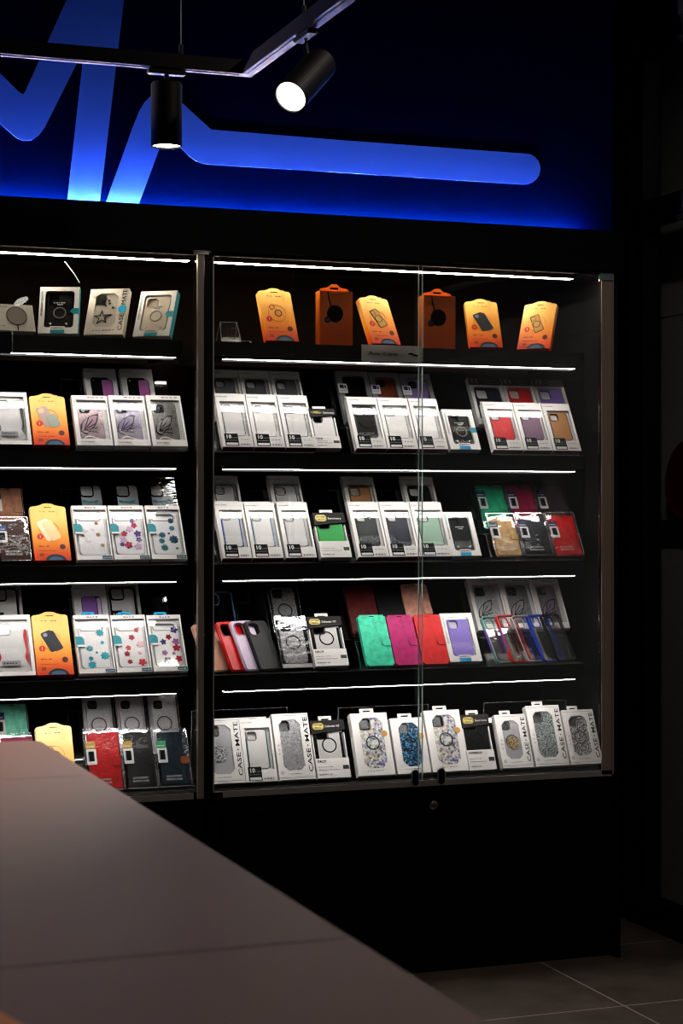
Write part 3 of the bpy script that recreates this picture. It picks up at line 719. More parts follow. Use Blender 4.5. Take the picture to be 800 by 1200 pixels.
def tall_pack(label, u, shelf):
    w, L, t = .098, .158, .036
    X = at(u, 408, 4.835)[0]
    o = thing('charger_box', label, 'charger box', (X, 4.835, shelf+.0005), (0, 0, 0), 'tall orange charger boxes')
    m = printgrad('orange_card_tall_shaded', [(0, (142, 56, 8)), (1, (168, 80, 14))], 0, .16)  # darkened orange carries the shade on these upright fronts
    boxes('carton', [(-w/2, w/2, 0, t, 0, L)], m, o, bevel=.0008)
    ol = [(-w/2+.004, L), (w/2-.004, L), (w/2-.008, L+.008), (w*.2, L+.012), (w*.08, L+.021), (-w*.08, L+.021), (-w*.2, L+.012), (-w/2+.008, L+.008)]
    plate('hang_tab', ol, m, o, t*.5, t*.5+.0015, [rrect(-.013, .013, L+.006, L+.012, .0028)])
    d = plate('charger_print', circ(-.004, L*.60, .024, 40), INKB, o, -.0008, -.0002)
    cb = [(-.012-.0012*0, L*.995), (-.020, L*.995), (-.017, L*.85), (-.013, L*.72), (-.006, L*.72), (-.0135, L*.85)]
    plate('cable_print', [(-.0265, L*.99), (-.0235, L*.99), (-.021, L*.88), (-.0145, L*.74), (-.018, L*.73), (-.0242, L*.87)], INKB, d, -.0008, -.0002)
    b = plate('badge', circ(-.027, L*.49, .0095, 24), mat('night_ink', (20, 26, 40), .4), o, -.0012, -.0003)
    plate('badge_mark', circ(-.027, L*.495, .0045, 16), mat('steel_ink', (70, 98, 122), .4), b, -.0015, -.0012, [circ(-.027, L*.495, .003, 16)])
    multi('small_print', dashes(6, -.038, .012, L*.26, .0018, 3) + dashes(5, -.038, .004, L*.22, .0018, 4) + dashes(4, -.03, .03, L*.93, .003, 5), mat('burnt_ink', (150, 70, 20), .5), o, -.0006, -.0001)
    plate('seal', rect(-.038, -.029, L*.07, L*.13), mat('burnt_ink', (150, 70, 20), .5), o, -.0006, -.0001)
    return o

def squiggle(x, z0, z1, n, s=.0022, seed=1):
    rnd = random.Random(seed); out = []
    for i in range(n):
        z = z0+(z1-z0)*i/n
        a = rnd.uniform(-50, 50); out.append(rotp(rect(x-s, x+s*.9, z, z+.0012), x, z, a)); out.append(rotp(rect(x-s*.8, x+s*.5, z+.0035, z+.0047), x, z+.003, -a))
    return out
def tealed_box(o, w, L, t, inner, col, side=False, arrow=True, ring=True, pr=True, sw=False):
    win = rrect(-w/2+.0145, w/2-.013, .018, L-.012, .008)
    carton(o, w, L, t, win, WHITE, P('tray_'+inner[0], inner[1]))
    c = phone_case(o, -w/2+.018, w/2-.017, .02, L-.015, .004, .0085, P(col[0], col[1]), ring=(.52, .42, .017) if ring else None, ringm=mat('ring_grey', (130, 126, 120), .4))
    multi('side_lettering', squiggle(-w/2+.007, L*.70, L*.92, 5, .0036, 2), mat('teal_ink', (0, 132, 140), .4), o, -.0006, -.0001)
    multi('side_lettering', squiggle(-w/2+.007, L*.38, L*.68, 7, .0028, 3), INKB, o, -.0006, -.0001)
    if side: boxes('side_panel', [(w/2, w/2+.0008, .0003, t-.0003, 0, L)], TEAL, o)
    if arrow: plate('teal_arrow', [(w/2-.0005, L*.42), (w/2-.0005, L*.54), (w/2-.016, L*.54), (w/2-.022, L*.48), (w/2-.016, L*.42)], TEAL, o, -.0010, -.0004)
    lb = plate('model_label', rect(-w*.20, w*.17, .011, .021), OFFW, o, -.0012, -.0004)
    multi('small_print', dashes(6, -w*.17, w*.14, .014, .004, 7), INKB, lb, -.0015, -.0012)
    plate('teal_label', rect(-w*.19, w*.16, .0005, .0105), TEAL if not sw else mat('azure_card', (20, 140, 196), .4), o, -.0010, -.0004)
    if pr: multi('small_print', dashes(5, -w*.14, w*.16, L*.66, .003, 4) + dashes(3, -w*.05, w*.1, L*.62, .003, 5) + [circ(-w*.2, L*.22, .003, 10), circ(w*.2, L*.22, .003, 10)], OFFW, c, .0020, .0035)
    return o

def casemate_box(o, w, L, body, ring=None, kind='plain', tab=False, tilt=0, round_=False, seal=None):
    t = .024
    x0, x1 = -w/2+.017, w/2-.026
    win = octo(x0, x1, .026, L-.018, .013)
    carton(o, w, L, t, win, WHITE, P('tray_dark', (92, 90, 92)))
    c = phone_case(o, x0-.003, x1+.003, .022, L-.014, .003, .0085, body, ring=(.5, .47, .0195) if ring else None, ringm=ring or INKB, camm=P('rim_grey', (80, 80, 84)))
    vtext(o, w, L)
    multi('edge_marks', [circ(-w/2+.009, L*.52-.012*k, .0032, 12) for k in range(3)] + [circ(-w/2+.010, .020, .0055, 16)], mat('pale_grey_ink', (186, 184, 182), .5), o, -.0006, -.0001)
    multi('small_print', dashes(7, -w*.22, w*.16, .0155, .0024, 4), INKG, o, -.0006, -.0001)
    multi('foil_line', [rect(-w/2+.001, w/2-.001, L-.006, L-.0052), rect(-w/2+.001, w/2-.001, .0060, .0068)], INKG, o, -.0006, -.0001)
    if tab: plate('hang_tab', rrect(-.030, .004, L-.001, L+.013, .002, 3), WHITE, o, .003, .0045, [rrect(-.022, -.004, L+.003, L+.007, .0018, 3)])
    if seal: plate('seal', circ(w*.30, L*.66, .0085, 24), mat('gold_seal', (200, 150, 70), .35, .6), o, -.0012, -.0003)
    return o
def vtext(o, w, L, z0=None, hgt=None, s=None):
    """vertical lettering reading upwards along the right edge"""
    x = w/2-.0050
    if s: return text('lettering', s, INKB, o, x, z0, .0115, -.0007, 'LEFT', rot=90, width=hgt)
    text('lettering', 'CASE', INKB, o, x, L*.10, .0120, -.0007, 'LEFT', rot=90, width=L*.355, bold=.006)
    plate('lettering_dot', circ(x-.006, L*.505, .0020, 12), INKB, o, -.0009, -.0005)
    text('lettering', 'MATE', INKB, o, x, L*.555, .0120, -.0007, 'LEFT', rot=90, width=L*.375, bold=.006)

def otter(label, uTL, uTR, v, shelf, name_, col, casemat=None, ring=None, black=False, deep=False, grp='boxes with a dark header and yellow badge', tint=None, head=.24, low=.36, drop='DROP'):
    o, w, L = place('phone_case_box', label, 'phone case box', grp, uTL, uTR, v, shelf, 0)
    t = .022; zl = L*low; zh = L*(1-head)
    HD = mat('header_charcoal', (48, 45, 45), .55, spec=.2)
    plate('carton', rect(-w/2, w/2, 0, zl), WHITE, o, 0, t)
    boxes('side_wall', [(-w/2, -w/2+.003, .004, t, zl, zh), (w/2-.003, w/2, .004, t, zl, zh)], WHITE, o)
    plate('backing', rect(-w/2+.003, w/2-.003, zl, zh), P('otter_back', (24, 24, 26)) if not black else P('otter_back', (24, 24, 26)), o, t*.8, t)
    h = plate('header', [(-w/2-.001, zh-.003), (w/2+.001, zh+.006), (w/2+.001, L), (-w/2-.001, L)], HD, o, -.001, t)
    b = plate('yellow_badge', octo(-w/2+.004, -w/2+.036, zh+.009, L-.008, .005), mat('yellow_badge', (232, 208, 120), .35), h, -.0022, -.0010)
    plate('badge_border', octo(-w/2+.0055, -w/2+.0345, zh+.0105, L-.0095, .0045), INKB, b, -.0026, -.0022, [octo(-w/2+.0065, -w/2+.0335, zh+.0115, L-.0105, .004)])
    zc = (zh+L)/2
    text('lettering', 'OTTER', INKB, b, -w/2+.020, zc+.0008, .0046, -.0025, 'CENTER', width=.024, bold=.02)
    text('lettering', 'BOX', INKB, b, -w/2+.020, zc-.0058, .0046, -.0025, 'CENTER', width=.018, bold=.02)
    text('lettering', name_, OFFW, h, -w/2+.040, zc-.003, .0062, -.0013, 'LEFT', width=w*.44)
    plate('hang_tab', rect(-.020, .018, L, L+.016), WHITE, o, t*.5, t*.5+.0014, [rrect(-.012, .010, L+.004, L+.0085, .0016, 3)])
    c = phone_case(o, -w/2+.006, w/2-.008, zl-.004, L-.012-.0, .004, .013, casemat or P(col, COLS[col]), ring=ring, camm=P('otter_rim', (40, 40, 42)))
    if deep: boxes('side_bumper', [(-w/2+.005, -w/2+.013, .003, .014, zl, zh-.002), (w/2-.016, w/2-.009, .003, .014, zl, zh)], INKB, c)
    if drop: text('lettering', drop, INKB, o, -w/2+.005, zl-.012, .0068, -.0006, 'LEFT', width=w*(.26 if len(drop) < 6 else .5), bold=.015)
    multi('small_print', dashes(6, -w/2+.006, 0, zl*.55, .002, 3) + dashes(9, -w/2+.006, w*.22, zl*.40, .002, 5) + dashes(5, -w/2+.006, -.004, zl*.16, .003, 5), INKG, o, -.0006, -.0001)
    plate('dark_label', rect(w/2-.020, w/2-.003, zl*.42, zl*.62), mat('green_grey_ink', (60, 72, 66), .4), o, -.0006, -.0001)
    return o

def leather(n, c):
    return mat('leather_'+n, c, .5, spec=.4, noise=.32, nscale=55, bump=.25)
def wallet(o, w, L, n, c, pic=True, cl=True, clasp=None):
    t = .014; m = leather(n, c)
    key = ('wallet', round(w, 3), round(L, 3), m.name)
    if key not in CACHE:
        bm = bmesh.new(); bx(bm, -w/2, w/2, 0, t, 0, L)
        bmesh.ops.bevel(bm, geom=[e for e in bm.edges if abs(e.verts[0].co.y-e.verts[1].co.y) > .01], offset=.005, segments=4, affect='EDGES')
        CACHE[key] = bm_mesh(bm, 'wallet')
    b = link('cover', CACHE[key], m, o)
    boxes('pages', [(-w/2+.001, w/2-.0006, .003, .011, .0015, L-.0006)], INKB, b) if 0 else None
    plate('speaker_slot', rrect(-.008, .008, L-.0062, L-.0038, .001, 3), INKB, b, -.0003, .0002)
    if cl:
        cm = clasp or mat('leather_clasp_'+n, tuple(int(x*.82) for x in c), .5)
        ol = [(w/2+.0005, L*.38), (w/2+.0005, L*.50), (w/2-.018, L*.50), (w/2-.023, L*.485), (w/2-.025, L*.455), (w/2-.025, L*.425), (w/2-.023, L*.395), (w/2-.018, L*.38)]
        k = plate('clasp', ol, m if clasp is None else cm, o, -.0022, -.0003)
        if clasp is None: plate('clasp_painted_shadow', [(x*1.0-(.0012 if x < w/2 else 0), L*.44+(z-L*.44)*1.10) for x, z in ol], mat('clasp_rim_'+n, tuple(int(x*.45) for x in c), .6), o, -.0004, -.00005)  # dark plate paints the shadow around the clasp
    return b

def bag_wallet(label, uTL, uTR, v, shelf, row, n, c, tagc, grp, txt=True, clasp=None, seed=0):
    o, w, L = place('wallet_case_pack', label, 'wallet case', grp, uTL, uTR, v, shelf, row, t=.020)
    wo = bpy.data.objects.new('wallet_case', None); COL.objects.link(wo); wo.parent = o; wo.location = (.003, .004, .004)
    ww, LL = w-.013, L-.016
    t = .012; m = leather(n, c)
    wo_m = boxes('wallet_cover', [(-ww/2, ww/2, 0, t, 0, LL)], m, o, bevel=.002); bpy.data.objects.remove(wo)
    wo_m.location = (.004, .004, .004)
    plate('speaker_slot', rrect(-.008, .008, LL-.0062, LL-.0038, .001, 3), INKB, wo_m, -.0005, .0002)
    ol = rrect(ww/2-.022, ww/2+.0004, LL*.40, LL*.53, .004, 4)
    plate('clasp', ol, clasp or m, wo_m, -.0022, -.0002)
    if clasp is None: plate('clasp_seam', rrect(ww/2-.0232, ww/2+.0004, LL*.392, LL*.538, .005, 4), mat('clasp_rim_'+n, tuple(int(x*.4) for x in c), .6), wo_m, -.0006, -.0001)
    if txt:
        for i, (s, wd) in enumerate((('GOOSPERY', .043), ('MOBILE CASE', .043))):
            text('lettering', s, OFFW, wo_m, -ww/2+.012, .0235-.0085*i, .0052, -.0006, 'LEFT', width=wd, bold=.01)
    # hang card inside the bag
    hx = -w/2+.012
    hc = plate('hang_card', rect(hx-.008, hx+.018, L*.66, L*.78), mat('tag_'+tagc[0], tagc[1], .4), o, .0008, .0016)
    multi('small_print', dashes(4, hx-.006, hx+.016, L*.685, .004, 3) + [circ(hx+.005, L*.755, .0012, 8)], OFFW, hc, .0003, .0007)
    fr = plate('photo_card', rrect(hx-.007, hx+.019, L*.41, L*.655, .002, 3), WHITE, o, .0008, .0016)
    plate('case_photo', rect(hx-.001, hx+.013, L*.46, L*.62), INKB, fr, .0003, .0007)
    plate('case_photo_edge', rect(hx-.0035, hx-.0015, L*.46, L*.62), mat('photo_blue', (110, 150, 170), .5), fr, .0003, .0007)
    # crinkled clear bag
    rnd = random.Random(seed+len(label)); bm = bmesh.new(); nx, nz = 9, 14; g = []
    for j in range(nz+1):
        rw = []
        for i in range(nx+1):
            x = -w/2 + w*i/nx; z = -.001 + (L+.004)*j/nz; e = min(i, nx-i, j*1.0, nz-j)
            y = -.0025 + rnd.uniform(-.0014, .0012) + (.004 if e == 0 else 0)
            rw.append(bm.verts.new((x+rnd.uniform(-.0006, .0006), y, z+rnd.uniform(-.001, .001))))
        g.append(rw)
    for j in range(nz):
        for i in range(nx): bm.faces.new((g[j][i], g[j][i+1], g[j+1][i+1], g[j+1][i]))
    for f in bm.faces: f.smooth = True
    link('clear_bag', bm_mesh(bm, 'bag'), BAG, o)
    multi('bag_seal', [rect(-w/2+.001, w/2-.001, L-.006, L-.0045), rect(-w/2, -w/2+.0012, .004, L-.006), rect(w/2-.0012, w/2, .004, L-.006), rect(-w/2+.002, w/2-.002, .0005, .0015)], clear('bag_seal_plastic', .25, .8, .15, milky=.25), o, -.0006, .0002)
    return o

def stand(x0, x1, shelf, tiers, label, lean=AL, top=.20, th=.022):
    a = R(lean); tt = .0022
    o = thing('display_stand', label, 'display stand', ((x0+x1)/2, YR[0], shelf+.0004), group='clear acrylic stepped stands')
    W = (x1-x0)/2; B = []
    def slab(p, q, name, m=ACR):
        d = Vector((q[0]-p[0], q[1]-p[1])); n = Vector((-d.y, d.x)).normalized()*tt
        bm = bmesh.new(); pr = [p, q, (q[0]+n.x, q[1]+n.y), (p[0]+n.x, p[1]+n.y)]
        A = [bm.verts.new((-W, y, z)) for y, z in pr]; C = [bm.verts.new((W, y, z)) for y, z in pr]
        fa = bm.faces.new(A); fb = bm.faces.new(C[::-1])
        for i in range(4): f = bm.faces.new((A[i], C[i], C[(i+1) % 4], A[(i+1) % 4])); f.material_index = 1 if i in (1, 3) else 0
        fa.material_index = fb.material_index = 1
        bmesh.ops.recalc_face_normals(bm, faces=bm.faces[:])
        me = bm_mesh(bm, name); me.materials.append(ACR); me.materials.append(ACRE)
        ob = bpy.data.objects.new(name, me); COL.objects.link(ob); ob.parent = o
    y1 = th*math.cos(a)+.006
    slab((-.006, .0), (y1, .0), 'base')
    slab((-.0035, .0022), (-.0035, .013), 'lip')
    k = math.tan(a)
    if tiers == 2:
        z2 = .0735
        slab((y1, .0), (y1+z2*k, z2), 'riser')
        y2 = YR[1]-YR[0]
        slab((y1+z2*k-.002, z2+.0002), (y2+y1, z2+.0002), 'tread')
        slab((y2-.004, z2+.0024), (y2-.004, z2+.013), 'lip')
        slab((y2+y1, z2), (y2+y1+(top-z2)*k, top), 'riser')
    else:
        slab((y1, .0), (y1+top*k, top), 'riser')
    return o

RC, LC = 'right case', 'left case'
def X_at(u, row=0): return at(u, 550, YR[row])[0]

# ---- right case, top shelf
s = SZ[0]
def easel(u0, u1, vt, label, Y=4.775):
    X0 = at(u0, 405, Y)[0]; X1 = at(u1, 405, Y)[0]; Zt = at(u0, vt, Y)[1]; h = Zt-s; o = thing('acrylic_easel', label, 'acrylic stand', ((X0+X1)/2, Y, s+.0003), group='empty clear acrylic stands')
    W = (X1-X0)/2; e = .0018
    for nm, sg in (('front_panel', 1), ('back_panel', -1)):
        bm = bmesh.new(); d = min(.03, h*.5)*sg
        pr = [(-W, 0), (W, 0), (W*.82, h), (-W*.82, h)]
        for off in ():
            pass
        A = [bm.verts.new((x, (-d*(1-z/h) if h else 0)+.0, z)) for x, z in pr]; C = [bm.verts.new((v.co.x, v.co.y+e, v.co.z)) for v in A]
        bm.faces.new(A); bm.faces.new(C[::-1])
        for i in range(4): f = bm.faces.new((A[i], C[i], C[(i+1) % 4], A[(i+1) % 4])); f.material_index = 1
        bmesh.ops.recalc_face_normals(bm, faces=bm.faces[:]); me = bm_mesh(bm, nm); me.materials.append(ACR); me.materials.append(ACRE)
        ob = bpy.data.objects.new(nm, me); COL.objects.link(ob); ob.parent = o
        boxes('bright_edge', [(-W, -W+.0015, -.0008, .0008, 0, 0)] if 0 else [(-W*.82, W*.82, -.0012, .0030, h-.0015, h)], ACRE, o) if sg == 1 else None
        tube = tube_mesh([(-W, -d, .0012), (-W*.82, 0, h)], .0009, 5); link('edge', tube, ACRE, o)
        tube = tube_mesh([(W, -d, .0012), (W*.82, 0, h)], .0009, 5); link('edge', tube, ACRE, o)
    return o
easel(256, 279, 377, 'small empty clear acrylic easel on the top shelf, right case, far left')
easel(276, 294, 399, 'low clear acrylic stand beside the easel on the top shelf')
def yawed_orange(label, u, v, yaw, pic, w=.0955, L=.152, lean=28, Y=4.773):
    o = free('phone_case_pack', label, 'phone case pack', 'orange packs in the display cases', u, v, Y, s, yaw, lean, .02)
    return orange_face(o, w, L, pic)
yawed_orange('orange pack with a thin ring picture, top shelf, second item from the left', 331, 405, -3, 'rings', L=.156, lean=25)
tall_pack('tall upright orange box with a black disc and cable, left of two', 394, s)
yawed_orange('orange pack picturing a framed ring case, top shelf behind the range sign', 453, 406, -12, 'ringcase', L=.150)
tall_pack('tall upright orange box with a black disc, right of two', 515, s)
yawed_orange('orange pack picturing a solid black case, top shelf, second from the right', 570, 410, 10, 'case', L=.152, lean=27)
yawed_orange('orange pack turned to the left, end of the top shelf, right case', 624.5, 414, 44, 'ringcase', w=.098, L=.152)
# range sign clipped to the shelf front
sg = thing('shelf_sign', 'grey shelf sign reading iPhone 15 Series, clipped to the top shelf front', 'sign', (at(459, 418, 4.736)[0], 4.736, s-.040))
SW = (at(493.5, 418, 4.742)[0]-at(423.5, 418, 4.742)[0])/2
boxes('sign_card', [(-SW, SW, 0, .0016, -.003, .043)], mat('sign_grey', (150, 146, 144), .5), sg)
boxes('clip', [(-SW, SW, .0018, .0095, .041, .043)], ACR, sg)
text('lettering', 'iPhone 15 Series', INKB, sg, -SW+.019, .0145, .0095, -.0006, 'LEFT', width=.086, bold=.012)
multi('logo_print', [rotp(rrect(SW-.040, SW-.010, .017, .021, .0018), SW-.025, .019, -8), circ(SW-.030, .021, .0045, 14, .003), [(SW-.042, .021), (SW-.034, .024), (SW-.036, .018)], rotp(rect(SW-.026, SW-.008, .014, .0165), SW-.02, .015, -6)], INKB, sg, -.0006, -.0001)

# ---- right case, second shelf
s = SZ[1]; G = 'white window boxes with a black corner label'
stand(X_at(254), X_at(367), s, 2, 'clear stepped stand, second shelf of the right case, left end')
stand(X_at(415), X_at(521), s, 2, 'clear stepped stand, second shelf of the right case, middle')
stand(X_at(580), X_at(677), s, 2, 'clear stepped stand, second shelf of the right case, right end')
for i, (a, b, v, c, rg) in enumerate([(250.5, 286.5, 461, 'clear grey', 0), (287, 323, 462, 'pale grey', 0), (324, 359, 463, 'clear grey', 0)]):
    ten_box(f'white window box with clear case, {["left of three", "middle of three", "right of three"][i]} in front, second shelf far left', G, a, b, v, s, 0, c)
for i, (a, b, v) in enumerate([(243, 278.5, 433), (279, 314, 434), (314.5, 350, 435)]):
    ten_box(f'shaded window box behind the clear-case trio, {["left", "middle", "right"][i]} one, second shelf, right case', G, a, b, v, s, 1, 'shaded grey')  # darker case colour carries the shade of the back row
otter('dark-headed box with yellow badge and pale case, second shelf, beside white boxes', 361, 391, 479, s, 'Symmetry', 'white', casemat=P('frost', (206, 204, 202)), head=.2, low=.30)
for i, (a, b, v, c, rg, q) in enumerate([(405, 440.5, 465, 'black', 1, 'black case with a ring'), (441, 476.5, 466, 'pale grey', 0, 'pale grey case'), (477.5, 511, 467, 'white', 0, 'frosty white case')]):
    ten_box(f'white window box with {q}, front row, middle of the second shelf', G, a, b, v, s, 0, c, ring=rg)
def blister(label, a, b, v, shelf, col):
    o, w, L = place('phone_case_blister', label, 'phone case box', 'grey packs with small photo labels', a, b, v, shelf, 1)
    t = .016; win = rrect(-w/2+.016, w/2-.014, .02, L-.016, .012)
    carton(o, w, L, t, win, GREYC, P('tray_black', (18, 18, 20)))
    c = phone_case(o, -w/2+.018, w/2-.016, .02, L-.018, .0045, .0085, P(col, COLS[col]), lens=True)
    lb = plate('photo_label', rrect(-w/2-.001, -w/2+.026, L*.56, L*.74, .002, 3), WHITE, o, -.0018, -.0002)
    plate('label_photo', rect(-w/2+.004, -w/2+.016, L*.65, L*.72), mat('photo_indigo', (40, 40, 110), .4), lb, -.0021, -.0018)
    plate('label_mark', rect(-w/2+.018, -w/2+.022, L*.65, L*.71), INKB, lb, -.0021, -.0018)
    multi('small_print', dashes(4, -w/2+.004, -w/2+.022, L*.60, .002, 2), INKG, lb, -.0021, -.0018)
    return o
for a, b, v, c in [(392, 430, 434.5, 'black'), (430.5, 466, 436, 'brown'), (467, 503, 437.5, 'lilac')]:
    blister(f'grey pack with a photo label and {c} case, back row, second shelf', a, b, v, s, c)
o, w_, L_ = place('phone_case_box', 'white box with rounded window and black ring case, second shelf, alone', 'phone case box', 'white boxes with a rounded window', 516.5, 552, 479.5, s, 0)
tealed_box(o, w_, L_, .02, ('black', (18, 18, 20)), ('black', (20, 20, 22)), sw=True)
for a, b, v, c in [(564, 599.5, 471, 'red'), (600, 633, 472, 'mauve'), (633.5, 666, 473, 'tan')]:
    ten_box(f'white window box holding a {c} case, front row, second shelf right end', G, a, b, v, s, 0, c)
def headed(label, a, b, v, shelf, col):
    o, w, L = place('phone_case_box', label, 'phone case box', 'window boxes with a dark printed header', a, b, v, shelf, 1)
    win = rect(-w/2+.010, w/2-.009, .02, L-.032)
    carton(o, w, L, .02, win, OFFW, P('tray', (204, 202, 200)))
    hd = plate('header_print', rect(-w/2, w/2, L-.027, L), mat('header_grey_brown', (70, 64, 60), .4), o, -.0007, -.0001)
    plate('gold_emblem', rrect(-w/2+.009, -w/2+.029, L-.023, L-.006, .004), mat('emblem_gold', (150, 132, 96), .4, .5), hd, -.001, -.0007)
    multi('emblem_mark', [circ(-w/2+.019, L-.012, .0042, 12), rotp(rect(-w/2+.012, -w/2+.026, L-.0215, L-.019), -w/2+.019, L-.020, 25), rotp(rect(-w/2+.012, -w/2+.026, L-.0215, L-.019), -w/2+.019, L-.020, -25)], INKB, hd, -.0013, -.001)
    multi('small_print', dashes(4, 0, w/2-.008, L-.012, .003, 5) + dashes(3, .004, w/2-.008, L-.022, .003, 6), INKG, hd, -.001, -.0007)
    phone_case(o, -w/2+.012, w/2-.011, .02, L-.034, .003, .0085, P(col, COLS[col]), cam='square')
    return o
for a, b, v, c in [(547, 585.5, 442, 'navy'), (586, 621.5, 443, 'red'), (622, 658, 444, 'lavender')]:
    headed(f'window box with dark header and {c} case, back row, second shelf right end', a, b, v, s, c)

# ---- right case, third shelf
s = SZ[2]
stand(X_at(254), X_at(367), s, 2, 'clear stepped stand, third shelf of the right case, left end')
stand(X_at(415), X_at(524), s, 2, 'clear stepped stand, third shelf of the right case, middle')
stand(X_at(580), X_at(677), s, 2, 'clear stepped stand, third shelf of the right case, right end')
for a, b, v, c, sd, q in [(250, 284, 588, 'clear grey', ('blue', (30, 90, 160)), 'blue-edged clear case'), (285, 320.5, 588.5, 'pale grey', ('ice', (120, 150, 190)), 'clear case edged pale blue'), (323, 359, 588.5, 'clear grey', ('grey', (150, 150, 152)), 'grey-edged clear case')]:
    ten_box(f'white window box with {q}, front row, third shelf, right case', G, a, b, v, s, 0, c, side=sd)
for a, b, q in [(243, 278, 'leftmost, by the post'), (313, 350, 'above the grey-edged one')]:
    ten_box(f'window box with smoky clear case, back row, third shelf, {q}', G, a, b, 558, s, 1, 'clear grey')
otter('dark-headed box with yellow badge and bright green case, third shelf', 366, 402, 601, s, 'Symmetry', 'green', casemat=mat('plastic_otter_green', (14, 138, 72), .45), head=.26, low=.36, drop=None)
for a, b, v, c in [(406.5, 442.5, 588.5, 'dark green'), (443, 478.5, 588.5, 'navy'), (479, 516, 588.5, 'sage green')]:
    ten_box(f'white window box with {c} case, front row, middle of the third shelf', G, a, b, v, s, 0, c)
for a, b, c in [(400, 436.5, 'tan'), (469, 506, 'black')]:
    ten_box(f'window box with {c} case, back row, middle of the third shelf', G, a, b, 559, s, 1, c)
o, w_, L_ = place('phone_case_box', 'white box with rounded window and black case, third shelf, right case', 'phone case box', 'white boxes with a rounded window', 517, 552, 600, s, 0)
tealed_box(o, w_, L_, .02, ('black', (18, 18, 20)), ('black', (20, 20, 22)), arrow=False, ring=False, sw=True)
BW = 'bagged leather wallet cases'; NV = ('navy', (24, 44, 92))
for a, b, v, n, c in [(568, 601, 600, 'gold', (190, 150, 104)), (602, 636, 599.5, 'ink blue', (34, 38, 50)), (637, 671, 599, 'bright red', (188, 16, 30))]:
    bag_wallet(f'bagged {n} leather wallet case, front row, third shelf, right case', a, b, v, s, 0, n.replace(' ', '_'), c, NV, BW)
for a, b, v, n, c in [(553, 588, 563, 'mint green', (40, 160, 118)), (588.5, 622, 563, 'magenta', (140, 16, 76)), (623, 658, 563, 'dark brown', (66, 34, 30))]:
    bag_wallet(f'bagged {n} leather wallet case, back row, third shelf, right case', a, b, v, s, 1, n.replace(' ', '_'), c, NV, BW, txt=False)

# ---- right case, fourth shelf
s = SZ[3]
stand(X_at(254), X_at(370), s, 2, 'clear stepped stand, fourth shelf of the right case, left end', th=.040)
stand(X_at(426), X_at(523), s, 2, 'clear stepped stand, fourth shelf of the right case, middle')
stand(X_at(577), X_at(677), s, 2, 'clear stepped stand, fourth shelf of the right case, right end', th=.040)
def loose_case(label, uTL, uTR, v, dy, n, c, rough=.45, row=0, roll=0.0):
    o, w, L = place('phone_case', label, 'phone case', 'loose phone cases fanned on the stand', uTL, uTR, v, s, row, t=.011, dy=.010)
    w = w
    if row == 0: o.rotation_euler.z = R(21)
    m = mat('silicone_'+n, c, rough, spec=.5)
    cw = w*.44; hole = rrect(-w/2+w*.10, -w/2+w*.10+cw, L-.009-cw*1.02, L-.009, .010)
    key = ('loose', round(w, 4), round(L, 4), m.name)
    if key not in CACHE:
        me = plate_mesh(rrect(-w/2, w/2, 0, L, .0115, 7), [hole], 0, .010)
        bm = bmesh.new(); bm.from_mesh(me)
        ed = [e for e in bm.edges if all(abs(v_.co.y) < 1e-6 for v_ in e.verts) and len(e.link_faces) == 2 and any(abs(f.normal.y) < .5 for f in e.link_faces) and (max(abs(e.verts[0].co.x), abs(e.verts[1].co.x)) > w/2-.012 or e.verts[0].co.z < .012 or e.verts[0].co.z > L-.0121)]
        ed = [e for e in ed if not (-w/2+w*.09 < e.verts[0].co.x < -w/2+w*.11+cw and L-.0095-cw*1.03 < e.verts[0].co.z < L-.0085)]
        bmesh.ops.bevel(bm, geom=ed, offset=.0026, segments=3, affect='EDGES')
        bm.to_mesh(me); bm.free(); CACHE[key] = me
    b = link('shell', CACHE[key], m, o)
    big = [((x-(-w/2+w*.10+cw/2))*1.12+(-w/2+w*.10+cw/2), (z-(L-.009-cw*.51))*1.12+(L-.009-cw*.51)) for x, z in hole]
    plate('camera_rim', big, mat('silicone_rim_'+n, tuple(int(x*.8) for x in c), .3), o, -.0018, .0001, [hole])
    boxes('side_button', [(-w/2-.0008, -w/2+.0002, .003, .007, L*.70, L*.78), (-w/2-.0008, -w/2+.0002, .003, .007, L*.58, L*.66)], m, o)
    return o
loose_case('peach loose phone case at the left end of the fourth shelf', 232, 264, 731, .036, 'peach', (214, 158, 132))
loose_case('glossy red loose phone case between the peach and lilac ones', 260, 293, 728, .024, 'red', (200, 14, 20), .3)
loose_case('pale lilac loose phone case between the red and black ones', 276.5, 309, 727, .012, 'lilac', (206, 184, 208), .3)
loose_case('plain black loose phone case at the front of the fanned four', 293, 325, 727, .0, 'black', (36, 37, 39), .55)
